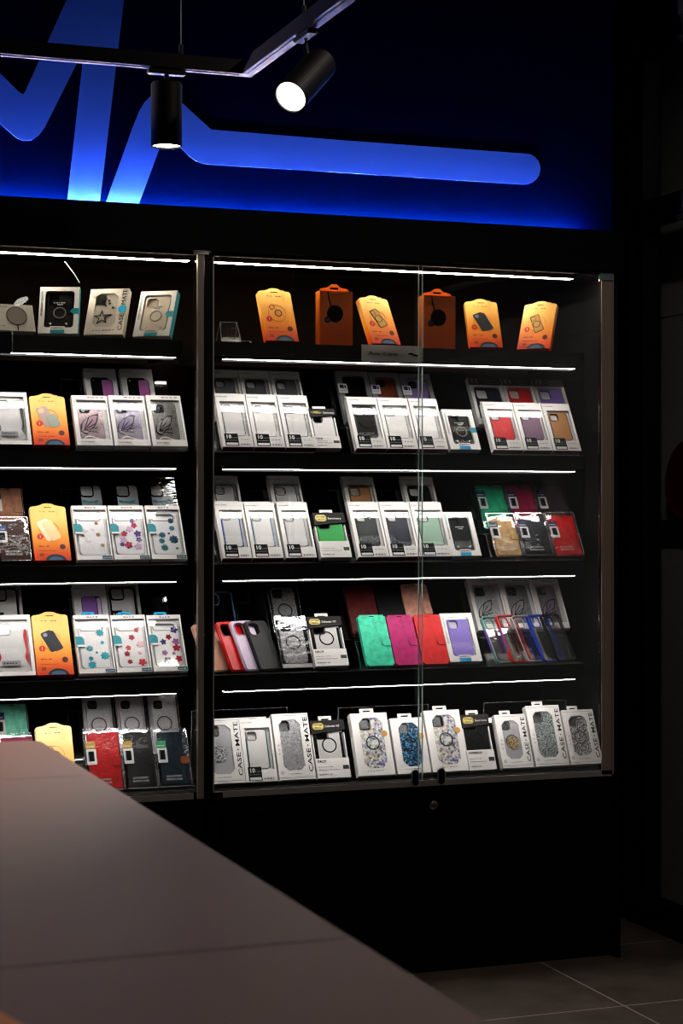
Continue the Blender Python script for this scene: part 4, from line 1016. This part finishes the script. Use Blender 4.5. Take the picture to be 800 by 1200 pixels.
def bumper(label, a, b, v, dy, n, c, left=None, row=0, clearm=None):
    o, w, L = place('phone_case', label, 'phone case', 'loose clear phone cases with coloured frames' , a, b, v, s, row, t=.010, dy=.010 if row == 0 else 0)
    if row == 0: o.rotation_euler.z = R(17)
    m = mat('frame_'+n, c, .3, spec=.6)
    outl = rrect(-w/2, w/2, 0, L, .0115, 7); inn = rrect(-w/2+.0026, w/2-.0026, .0026, L-.0026, .0095, 7)
    f = plate('frame', outl, m, o, 0, .010, [inn])
    plate('clear_back', inn, clearm or clear('case_back', .07, .7, .05, bump=.08), f, .0030, .0038, [rrect(-w/2+.008, -w/2+.008+w*.4, L-.010-w*.4, L-.010, .008)])
    plate('camera_rim', rrect(-w/2+.007, -w/2+.009+w*.4, L-.011-w*.4, L-.009, .009), m, f, -.0008, .003, [rrect(-w/2+.0085, -w/2+.0075+w*.4, L-.0095-w*.4, L-.0105, .008)])
    if left: boxes('side_grip', [(-w/2-.0012, -w/2+.0004, .001, .009, L*.25, L*.72), (w/2-.0004, w/2+.0012, .001, .009, L*.25, L*.72)], mat('grip_'+left[0], left[1], .3), f)
    return o
# back row of the left end
bumper('clear phone case with translucent frame behind the peach case, fourth shelf', 238, 271, 693, .0, 'translucent', (96, 108, 130), row=1)
bumper('black-framed clear phone case, back row behind the lilac case', 272, 308, 690, .0, 'matt_black', (18, 18, 20), row=1)
def ring_bag(label, a, b, v, shelf, row, grp='bagged glitter cases with a magnet ring', bright=False, lens2=False, dy=0):
    o, w, L = place('phone_case_pack', label, 'phone case', grp, a, b, v, shelf, row, t=.016, dy=dy)
    gm = glitter('glitter_silver', (92, 92, 94), (226, 226, 228), 900, .5) if not bright else glitter('glitter_bright', (190, 188, 192), (250, 248, 250), 900, .0)
    plate('card_back', rect(-w/2+.002, w/2-.002, .002, L-.002), P('bag_card', (34, 34, 36)) if not bright else P('bag_card_w', (206, 202, 206)), o, .013, .014)
    plate('card_foot', rect(-w/2+.003, w/2-.003, .002, .014), OFFW, o, .002, .003)
    c = phone_case(o, -w/2+.010, w/2-.012, .016, L-.012, .003, .011, gm, lens=True, ring=(.5, .48, .0215), ringm=mat('ring_black', (38, 36, 38), .3, .5) if not bright else mat('ring_rose', (120, 92, 96), .3, .6))
    plate('clear_bag', rect(-w/2, w/2, 0, L), BAG, o, -.0012, -.0008)
    multi('bag_seal', [rect(-w/2, w/2, L-.005, L-.003), rect(-w/2, -w/2+.0015, .002, L-.005), rect(w/2-.0015, w/2, .002, L-.005)], clear('bag_seal_plastic', .25, .8, .15, milky=.25), o, -.0004, .0003)
    return o
ring_bag('silver glitter phone case with black ring in clear bag, back row, fourth shelf', 311, 347, 684, s, 1)
ring_bag('silver glitter phone case in a shiny bag, front row beside the black case', 320, 357, 722, s, 0)
otter('dark-headed box with yellow badge and black ring print, fourth shelf', 359, 398, 723, s, 'Defender XT', 'white', casemat=P('grey_white', (186, 184, 182)), ring=(.5, .42, .0215), deep=True, head=.22, low=.34)
def plain_wallet(label, a, b, v, row, n, c):
    o, w, L = place('wallet_case', label, 'wallet case', 'bare leather wallet cases', a, b, v, s, row, t=.014)
    wallet(o, w, L, n, c); return o
for a, b, v, n, c in [(418, 450.5, 721, 'mint', (72, 190, 152)), (451.5, 482, 721, 'magenta_pink', (168, 24, 104)), (483.5, 514.5, 720.5, 'scarlet', (196, 28, 24))]:
    plain_wallet(f'bare {n.replace("_", " ")} leather wallet case, front row, fourth shelf', a, b, v, 0, n, c)
for a, b, v, n, c in [(402, 435.5, 686, 'red_brown', (98, 44, 42)), (437, 467.5, 685, 'coal_black', (30, 30, 33)), (468, 499, 684.5, 'salmon_pink', (206, 146, 126))]:
    plain_wallet(f'bare {n.replace("_", " ")} leather wallet case, back row, fourth shelf', a, b, v, 1, n, c)
o, w_, L_ = place('phone_case_box', 'white box with rounded window and lavender case, fourth shelf', 'phone case box', 'white boxes with a rounded window', 514.5, 552, 719, s, 0)
tealed_box(o, w_, L_, .02, ('lav', (190, 186, 196)), ('lavender', (128, 112, 190)), arrow=False, ring=False, sw=True, pr=False)
BF = 'butterfly glitter case boxes'
for (a, b, v, q), tn in zip([(546, 583.5, 678.5, 'left'), (584, 620, 678.5, 'middle'), (620.5, 653, 679, 'right')], [('silver', (170, 168, 168), (120, 118, 118)), ('silver_b', (160, 158, 160), (96, 90, 100)), ('silver_c', (160, 156, 162), (92, 50, 92))]):
    butterfly_box(f'window box with silver butterfly case, back row, fourth shelf right end, {q} one', a, b, v, s, 1, tn, BF, bar=False)
for a, b, v, dy, n, c, l, q in [(568, 596, 722, .028, 'mint_metal', (110, 160, 150), ('violet', (120, 90, 170)), 'mint-framed clear phone case with violet grips, leftmost of five'),
                           (585.5, 613, 720.5, .021, 'crimson', (196, 40, 30), ('violet', (120, 90, 170)), 'red-framed clear phone case, second of five on the stand'),
                           (603, 631, 721, .014, 'clear_grey', (150, 150, 152), ('dark_red', (90, 20, 28)), 'grey-framed clear phone case, middle of five on the stand'),
                           (621.5, 650, 720, .007, 'royal_blue', (30, 70, 160), None, 'blue-framed clear phone case, fourth of five on the stand'),
                           (638, 664, 719, .0, 'jet', (14, 14, 16), None, 'black-framed clear phone case, rightmost of five on the stand')]:
    bumper(q, a, b, v, dy, n, c, l)

# ---- right case, bottom deck
s = DECK
CMG = 'white boxes with tall black side lettering'
def deckstand(u0, u1, v, label):
    X0 = X_at(u0); X1 = X_at(u1); o = thing('display_stand', label, 'display stand', ((X0+X1)/2, 4.855, s+.0004), group='clear acrylic stands on the bottom deck')
    W = (X1-X0)/2; zt = at(u0, v, 4.905)[1]-s
    boxes('base', [(-W, W, -.085, .07, 0, .002)], ACR, o)
    bm = bmesh.new(); tt = .0022; y0, y1 = -.06, .04
    A = [bm.verts.new((x, y, z)) for x, y, z in ((-W, -.055, .002), (W, -.055, .002), (W, -.055+zt*.53, zt), (-W, -.055+zt*.53, zt))]
    C = [bm.verts.new((v_.co.x, v_.co.y+.002, v_.co.z)) for v_ in A]
    bm.faces.new(A); bm.faces.new(C[::-1])
    for i in range(4): f = bm.faces.new((A[i], C[i], C[(i+1) % 4], A[(i+1) % 4])); f.material_index = 1
    bmesh.ops.recalc_face_normals(bm, faces=bm.faces[:]); me = bm_mesh(bm, 'riser'); me.materials.append(ACR); me.materials.append(ACRE)
    ob = bpy.data.objects.new('riser', me); COL.objects.link(ob); ob.parent = o
    link('side_rod', tube_mesh([(-W+.002, -.055+zt*.53, zt), (-W+.002, .065, .002)], .0012, 5), ACRE, o)
    link('side_rod', tube_mesh([(W-.002, -.055+zt*.53, zt), (W-.002, .065, .002)], .0012, 5), ACRE, o)
    boxes('top_edge', [(-W, W, -.056+zt*.53, -.052+zt*.53, zt, zt+.0012)], ACRE, o)
    return o
deckstand(240, 356, 833, 'clear acrylic stand on the bottom deck, left group, right case')
deckstand(415, 524, 829, 'clear acrylic stand on the bottom deck, middle group')
deckstand(589, 688, 823, 'clear acrylic stand on the bottom deck, right group')
def deckbox(label, a, b, v, grp=CMG, t=.024, dy=0.0, lift=0.0, lean=24):
    o, w, L = place('phone_case_box', label, 'phone case box', grp, a, b, v, s+lift, 0, t, lean=lean, dy=dy)
    return o, w, L
sil = glitter('glitter_chrome', (60, 62, 64), (236, 238, 240), 420, .5); gre = glitter('glitter_greygreen', (70, 84, 80), (206, 216, 212), 500, .4)
crys = P('crystal_grey', (170, 168, 172), rough=.2, spec=.8)
o, w_, L_ = deckbox('white lettered box with chrome crystal case, bottom deck, by the post', 234, 279, 843); casemate_box(o, w_, L_, crys); c = plate('crystal_charm', circ(-.010, L_*.45, .024, 12), sil, o, .0012, .0029)
o, w_, L_ = place('phone_case_box', 'white window box with green-edged grey case, bottom deck', 'phone case box', G, 279.5, 317, 842, s, 0, .02, lean=24); bpy.data.objects.remove(o)
ob_ = AL; AL = 24.0
def place24(*a, **k):
    k.setdefault('lean', 24.0); return place(*a, **k)
_pl = place; place = lambda *a, **k: _pl(*a, **{**k, 'lean': k.get('lean', 24.0)})
ten_box('white window box with a green-rimmed grey case, bottom deck, left group', G, 279.5, 316.5, 843, s, 0, 'clear grey', side=('seagreen', (40, 110, 100)))
o, w_, L_ = deckbox('white lettered box full of silver glitter, bottom deck, beside dark-headed box', 317.5, 360, 837); casemate_box(o, w_, L_, glitter('glitter_silver', (92, 92, 94), (226, 226, 228), 900, .5))
otter('dark-headed box with yellow badge and black ring, bottom deck, left group', 363, 402, 845, s, 'Defender XT', 'white', casemat=P('grey_white', (186, 184, 182)), ring=(.5, .42, .0215), deep=True, head=.21, low=.34)
hol = holo('print_floral', [(200, 186, 150), (96, 92, 150), (214, 214, 206), (170, 184, 172), (200, 172, 156), (226, 224, 220), (150, 150, 196), (206, 206, 202), (120, 116, 110)], 170, .15)
blu = holo('print_blue_crystal', [(20, 60, 96), (70, 130, 170), (14, 30, 50), (120, 170, 200), (40, 84, 120)], 230, .4)
bk = mat('ring_black', (38, 36, 38), .3, .5)
o, w_, L_ = deckbox('white box with pastel floral ring case, leftmost of the middle deck group', 409.5, 452.5, 836.5, 'white boxes with an octagonal window and gold seal'); casemate_box_ = casemate_box
def seal_box(o, w, L, body, ring=True):
    t = .024; x0, x1 = -w/2+.022, w/2-.018
    win = octo(x0, x1, .020, L-.014, .015)
    carton(o, w, L, t, win, WHITE, P('tray_dark', (92, 90, 92)))
    phone_case(o, x0-.003, x1+.003, .018, L-.010, .003, .0085, body, ring=(.5, .50, .0205) if ring else None, ringm=bk, camm=P('rim_grey', (80, 80, 84)))
    plate('camera_patch', rect(x0+.004, x0+.026, L-.045, L-.020), P('patch', (110, 110, 112)), o, .0018, .0029)
    plate('hang_tab', rrect(-.024, .018, L-.001, L+.014, .002, 3), WHITE, o, .003, .0045, [rrect(-.014, .008, L+.004, L+.008, .0018, 3)])
    plate('seal', circ(w*.36, L*.66, .0088, 24), mat('gold_seal', (200, 150, 70), .35, .6), o, -.0012, -.0003)
    multi('small_print', dashes(6, -w*.25, w*.22, .012, .002, 4), INKG, o, -.0006, -.0001)
seal_box(o, w_, L_, hol)
o, w_, L_ = deckbox('white box with blue crystal ring case, middle of the middle deck group', 456, 495, 842, 'white boxes with an octagonal window and gold seal'); seal_box(o, w_, L_, blu)
o, w_, L_ = deckbox('white box with pastel floral ring case, right of the glass door edge', 495.5, 537.5, 833, 'white boxes with an octagonal window and gold seal'); seal_box(o, w_, L_, hol)
otter('dark-headed box with white ring on a black case, bottom deck', 539, 571, 838, s, 'Series', 'black', ring=(.5, .40, .0175), head=.22, low=.36, drop='WATERPROOF')
for lb, a, b, v, m, rg in [('white lettered box with gold crystal ring case, right deck group, left one', 578.5, 614.5, 838, crys, mat('ring_bronze', (110, 86, 50), .3, .7)),
                       ('white lettered box with grey-green glitter case, tallest of the right group', 615, 654, 827.5, gre, None), ('white lettered box with dark silver glitter case, last on the deck', 657, 694, 832.5, sil, mat('ring_steel', (90, 90, 92), .3, .7))]:
    o, w_, L_ = deckbox(lb, a, b, v, t=.024); casemate_box(o, w_, L_, m, ring=rg, tab=True)
    if 'gold' in lb: plate('crystal_charm', circ(-.004, L_*.47, .0185, 14), glitter('glitter_gold', (120, 90, 40), (240, 220, 170), 420, .6), o, .0008, .0019)
place = _pl; AL = 31.0

# ---- left case, top shelf
s = SZ[0]
o = free('charger_box', 'small grey box with a round charger picture, left case, far left', 'charger box', None, 20, 393, 4.775, s, -6, 24, .031)
plate('carton', rect(-.050, .050, 0, .078), mat('card_grey', (176, 170, 162), .5), o, 0, .03)
d = plate('charger_print', circ(.004, .044, .0255, 40), mat('grey_brown_ink', (110, 104, 98), .5), o, -.0008, -.0001)
plate('charger_rim', circ(.004, .044, .0275, 40), INKB, d, -.0009, -.0001, [circ(.004, .044, .0255, 40)])
plate('cable_print', rect(.003, .005, .002, .0170), INKB, d, -.0009, -.0001)
multi('small_print', dashes(4, -.044, -.016, .069, .003, 3) + dashes(3, -.046, -.026, .012, .004, 4), INKG, o, -.0006, -.0001)
TG = 'white boxes with a teal side'
o = free('phone_case_box', 'white box with teal side and black ring case, left case top shelf', 'phone case box', TG, 67.5, 396, 4.773, s, 18, 24); tealed_box(o, .104, .140, .022, ('black', (18, 18, 20)), ('black', (20, 20, 22)), side=True)
o = free('phone_case_box', 'white lettered box with star-print clear case and blue seal, top shelf', 'phone case box', CMG, 120.5, 397, 4.773, s, 31, 26)
w_, L_ = .107, .142; win = octo(-w_/2+.018, w_/2-.026, .024, L_-.014, .012)
carton(o, w_, L_, .022, win, mat('card_beige', (226, 214, 200), .45), P('tray', (204, 202, 200)))
c = phone_case(o, -w_/2+.018, w_/2-.026, .020, L_-.014, .004, .0085, P('cream_clear', (206, 196, 184), rough=.25))
plate('camera_patch', rect(-w_/2+.020, -w_/2+.045, L_-.048, L_-.018), INKB, o, .0015, .0038)
st = [(-.012+(.024 if k % 2 == 0 else .009)*math.cos(math.pi*k/5+.4), .055+(.024 if k % 2 == 0 else .009)*math.sin(math.pi*k/5+.4)) for k in range(10)]
plate('star_print', st, mat('star_ink', (60, 54, 50), .4), c, .0022, .0038, [[(-.012+(x+.012)*.78, .055+(z-.055)*.78) for x, z in st]])
multi('small_stars', [[(cx+(.004 if k % 2 == 0 else .0016)*math.cos(math.pi*k/5), cz+(.004 if k % 2 == 0 else .0016)*math.sin(math.pi*k/5)) for k in range(10)] for cx, cz in ((.004, .098), (-.006, .092), (.014, .085), (.010, .062), (.002, .108))], INKB, c, .0022, .0038)
plate('seal', circ(-w_/2+.014, L_-.014, .0115, 24), mat('pale_seal', (196, 180, 170), .4), o, -.001, -.0002)
plate('blue_seal', circ(w_/2-.011, L_*.55, .0115, 24), SKY, o, -.0012, -.0003)
vtext(o, w_, L_, z0=L_*.08, hgt=L_*.36, s='CASE'); vtext(o, w_, L_, z0=L_*.64, hgt=L_*.33, s='MATE')
multi('small_print', dashes(7, -w_*.3, w_*.3, .012, .003, 4), INKG, o, -.0006, -.0001)
o = free('phone_case_box', 'white box with teal side and pale ring case, end of top shelf', 'phone case box', TG, 176.5, 399.5, 4.773, s, 36, 26); tealed_box(o, .104, .141, .022, ('sand', (170, 156, 140)), ('sand_clear', (204, 190, 172)), side=True)
o = thing('sign_holder', 'clear acrylic sign holder clipped to the top shelf, left case, far left', 'sign holder', (at(3, 405, 4.742)[0], 4.740, s-.042))
boxes('holder_panel', [(-.03, .026, 0, .002, -.01, .053)], ACR, o); boxes('holder_edge', [(.0242, .026, -.001, 0, -.01, .053), (-.03, .026, -.001, 0, .0512, .053)], ACRE, o)
boxes('dark_insert', [(-.03, .022, .0022, .003, -.007, .049)], mat('insert_slate', (44, 46, 60), .3), o)

# ---- left case, shelf stands
for i, sh_ in enumerate((SZ[1], SZ[2], SZ[3])):
    stand(X_at(90), X_at(219), sh_, 2, f'clear stepped stand, {SH[i+1]} shelf of the left case')
# second shelf
s = SZ[1]
def rugged(label, a, b, v, shelf, n, c):
    o, w, L = place('phone_case_box', label, 'phone case box', 'wide white boxes with a rugged clear case', a, b, v, shelf, 0)
    win = rect(-w/2+.010, w/2-.009, .012, L-.014)
    carton(o, w, L, .022, win, WHITE, P('tray_white', (236, 234, 234)), floor_=mat('purple_card', (110, 50, 110), .5))
    cs = phone_case(o, -w/2+.013, w/2-.014, .014, L-.018, .003, .0085, P('rugged_clear', (196, 194, 194), rough=.25))
    m = P('rugged_'+n, c)
    for sg_ in (-1, 1):
        xx = (w/2-.0135)*sg_
        pts = [(xx, L*.18), (xx, L*.80), (xx-sg_*.006, L*.76), (xx-sg_*.009, L*.66), (xx-sg_*.005, L*.42), (xx-sg_*.009, L*.30)]
        plate('side_guard', pts if sg_ > 0 else pts[::-1], m, cs, .0012, .0084)
    lb = plate('info_label', rrect(-w*.30, w*.16, L*.16, L*.24, .002, 3), GREYC, o, -.001, -.0003)
    multi('small_print', dashes(5, -w*.26, w*.10, L*.19, .004, 3), INKB, lb, -.0013, -.001)
    return o
rugged('wide white box with black-guarded clear case, second shelf, left edge', -13, 31, 459, s, 'black', (40, 40, 42))
orange_pack('orange pack with grey and pink case picture, left case, second shelf', 33.5, 75.5, 464.5, s, 'grey')
for (a, b, q), tn in zip([(83, 125, 'pink wing, left of three'), (126, 168.5, 'violet wing, middle of three'), (170, 211, 'grey wing, right of three')],
                      [('rose', (176, 150, 156), (130, 64, 96)), ('violet', (160, 152, 170), (86, 50, 110)), ('ash', (150, 148, 146), (60, 56, 58))]):
    butterfly_box(f'window box with butterfly case, {q}, left case', a, b, 463, s, 0, tn, BF)
def pic_box(label, a, b, v, shelf, kind):
    o, w, L = place('phone_case_box', label, 'phone case box', 'white boxes printed with a phone', a, b, v, shelf, 1)
    plate('carton', rect(-w/2, w/2, 0, L), mat('card_cool', (206, 204, 208), .45), o, 0, .02)
    multi('small_print', dashes(5, -w/2+.005, -w/2+.035, L-.012, .003, 3), INKG, o, -.0006, -.0001)
    if kind == 'black':
        b_ = plate('phone_print', rrect(-w/2+.016, w/2-.022, L*.22, L-.030, .008), INKB, o, -.0008, -.0001)
        sc_ = plate('phone_front_print', rrect(w/2-.045, w/2-.013, L*.2, L-.036, .008), INKB, o, -.0011, -.0008)
        plate('screen_print', rrect(w/2-.043, w/2-.015, L*.21, L-.038, .007), printgrad('screen_pink', [(0, (150, 60, 124)), (.6, (160, 96, 156)), (1, (150, 140, 176))], .05, .16), sc_, -.0014, -.0011)
        plate('camera_print', circ(-w/2+.024, L-.040, .002, 12), WHITE, b_, -.0012, -.0008)
    else:
        b_ = plate('phone_print', rrect(-w/2+.020, w/2-.016, L*.22, L-.036, .008), INKB, o, -.0008, -.0001)
        plate('case_print', rrect(-w/2+.0215, w/2-.030, L*.23, L-.0375, .007), mat('print_purple', (126, 96, 160), .4), b_, -.0012, -.0008)
        plate('screen_print', rrect(w/2-.028, w/2-.018, L*.23, L-.040, .003), mat('print_pinkish', (196, 170, 200), .4), b_, -.0012, -.0008)
    return o
pic_box('white box printed with a black phone, back row, left of two', 97, 135, 431.5, s, 'black')
pic_box('white box printed with a black phone, back row, right of two', 139.5, 177.5, 432, s, 'black')
# third shelf
s = SZ[2]
OL = ('blue', (60, 96, 130))
bag_wallet('bagged dark brown leather wallet case, left edge, third shelf, left case', -8, 32, 604, s, 0, 'cocoa', (78, 46, 38), OL, BW)
bag_wallet('bagged rose gold leather wallet case, left edge, back row', -14, 25, 566, s, 1, 'rose_gold', (176, 122, 104), NV, BW, txt=False)
orange_pack('orange pack with clear case picture, left case, third shelf', 34, 76.5, 594, s, 'clear')
for a, b, k, q in [(83, 124.5, 'daisy', 'small daisies'), (125.5, 167.5, 'purple', 'purple and red flowers'), (169, 210, 'dark_teal', 'dark teal flowers')]:
    flower_box(f'white box with clear case pressed with {q}, third shelf, left case', a, b, 592.5, s, k, hook=False)
def rim_bag(label, a, b, v, shelf):
    o, w, L = place('phone_case_pack', label, 'phone case', 'bagged black-rimmed clear cases', a, b, v, shelf, 1, t=.014)
    LL = L-.018
    inn = rrect(-w/2+.010, w/2-.008, .006, LL-.004, .010)
    f = plate('frame', rrect(-w/2+.006, w/2-.004, .002, LL, .012), P('black', COLS['black']), o, .002, .011, [inn])
    plate('case_back', inn, P('frost', (214, 210, 208)), f, .005, .007)
    cw = .032; h0 = rrect(-w/2+.011, -w/2+.011+cw, LL-.006-cw, LL-.006, .007)
    plate('camera_rim', rrect(-w/2+.009, -w/2+.014+cw, LL-.009-cw, LL-.004, .009), P('black', COLS['black']), f, .001, .006, [h0])
    plate('hang_hook', rrect(-w/2+.012, w/2-.018, LL*.60, LL*.60+.016, .007), SKY, o, -.0005, .0012, [rrect(-w/2+.022, w/2-.028, LL*.60+.003, LL*.60+.009, .003)])
    plate('clear_bag', rect(-w/2, w/2, 0, L), BAG, o, -.002, -.0016)
    return o
for a, b, q in [(88, 120, 'left'), (130, 162.5, 'middle'), (170, 203.5, 'right')]:
    rim_bag(f'bagged black-rimmed clear case with blue hook, back row, {q} of three', a, b, 560, s)
# fourth shelf
s = SZ[3]
rugged('wide white box with red-guarded clear case, fourth shelf, left edge', -13, 35, 721, s, 'red', (176, 24, 28))
orange_pack('orange pack with dark blue case picture, left case, fourth shelf', 36, 79, 721.5, s, 'case')
for a, b, k, q in [(85, 127.5, 'teal', 'bright teal flowers'), (128.5, 169.5, 'pink', 'red and pink flowers'), (171, 211, 'violet', 'indigo and red flowers')]:
    flower_box(f'white box with clear case pressed with {q}, fourth shelf, left case', a, b, 721, s, k)
pic_box('white box printed with a purple phone, back row, fourth shelf', 84, 123, 686, s, 'purple')
def rim_box(label, a, b, v):
    o, w, L = place('phone_case_box', label, 'phone case box', None, a, b, v, s, 1)
    carton(o, w, L, .018, rect(-w/2+.003, w/2-.008, .01, L-.004), P('pale_box', (150, 148, 148)), P('frost', (190, 186, 184)))
    inn = rrect(-w/2+.009, w/2-.014, .012, L-.010, .010)
    f = plate('frame', rrect(-w/2+.005, w/2-.010, .008, L-.006, .012), P('black', COLS['black']), o, .003, .008, [inn])
    cw = .034
    plate('camera_rim', rrect(-w/2+.009, -w/2+.013+cw, L-.013-cw, L-.009, .009), P('black', COLS['black']), f, .002, .006, [rrect(-w/2+.012, -w/2+.010+cw, L-.010-cw, L-.012, .007)])
    text('lettering', '10', OFFW, plate('year_label', rect(-w/2+.003, -w/2+.034, L*.18, L*.52), INKB, o, -.0008, -.0002), -w/2+.007, L*.40, .012, -.0011)
    return o
rim_box('clear-front box with black-rimmed case, back row, fourth shelf, left case', 124, 161.5, 685)
rim_box('clear-front box with black-rimmed case, fourth shelf, at the left edge', -14, 24, 686)
# bottom deck
s = DECK
_pl = place; place = lambda *a, **k: _pl(*a, **{**k, 'lean': k.get('lean', 26.0)})
stand(X_at(98), X_at(228), s, 2, 'clear stepped stand, bottom deck of the left case')
GT = ('gold', (170, 140, 70)); GN = ('green', (70, 150, 110))
bag_wallet('bagged magenta leather wallet case, mostly hidden behind the counter', -4, 37, 858, s, 0, 'plum', (120, 20, 66), GT, BW)
bag_wallet('bagged pale mint leather wallet case, bottom deck, left edge', -10, 31, 820, s, 1, 'pale_mint', (120, 206, 176), NV, BW, txt=False)
orange_pack('pale orange pack half hidden by the counter corner', 41, 83.5, 852.5, s, 'rings', pale=True)
for a, b, n, c, tg, cl in [(96, 139, 'crimson', (170, 12, 26), GT, None), (139.5, 178, 'black_leather', (24, 24, 28), GT, None), (179, 218, 'dark_teal', (6, 44, 58), GN, mat('clasp_tan', (150, 84, 40), .5))]:
    bag_wallet(f'bagged {n.replace("_", " ")} wallet case, front row, bottom deck, left case', a, b, 853, s, 0, n, c, tg, BW, clasp=cl)
for a, b, q in [(95, 131, 'left'), (134, 169, 'middle'), (172, 207, 'right')]:
    ring_bag(f'bright glitter ring case, {q} of three, back row, bottom deck', a, b, 813.5, s, 1, grp='bright bagged glitter ring cases', bright=True)
place = _pl
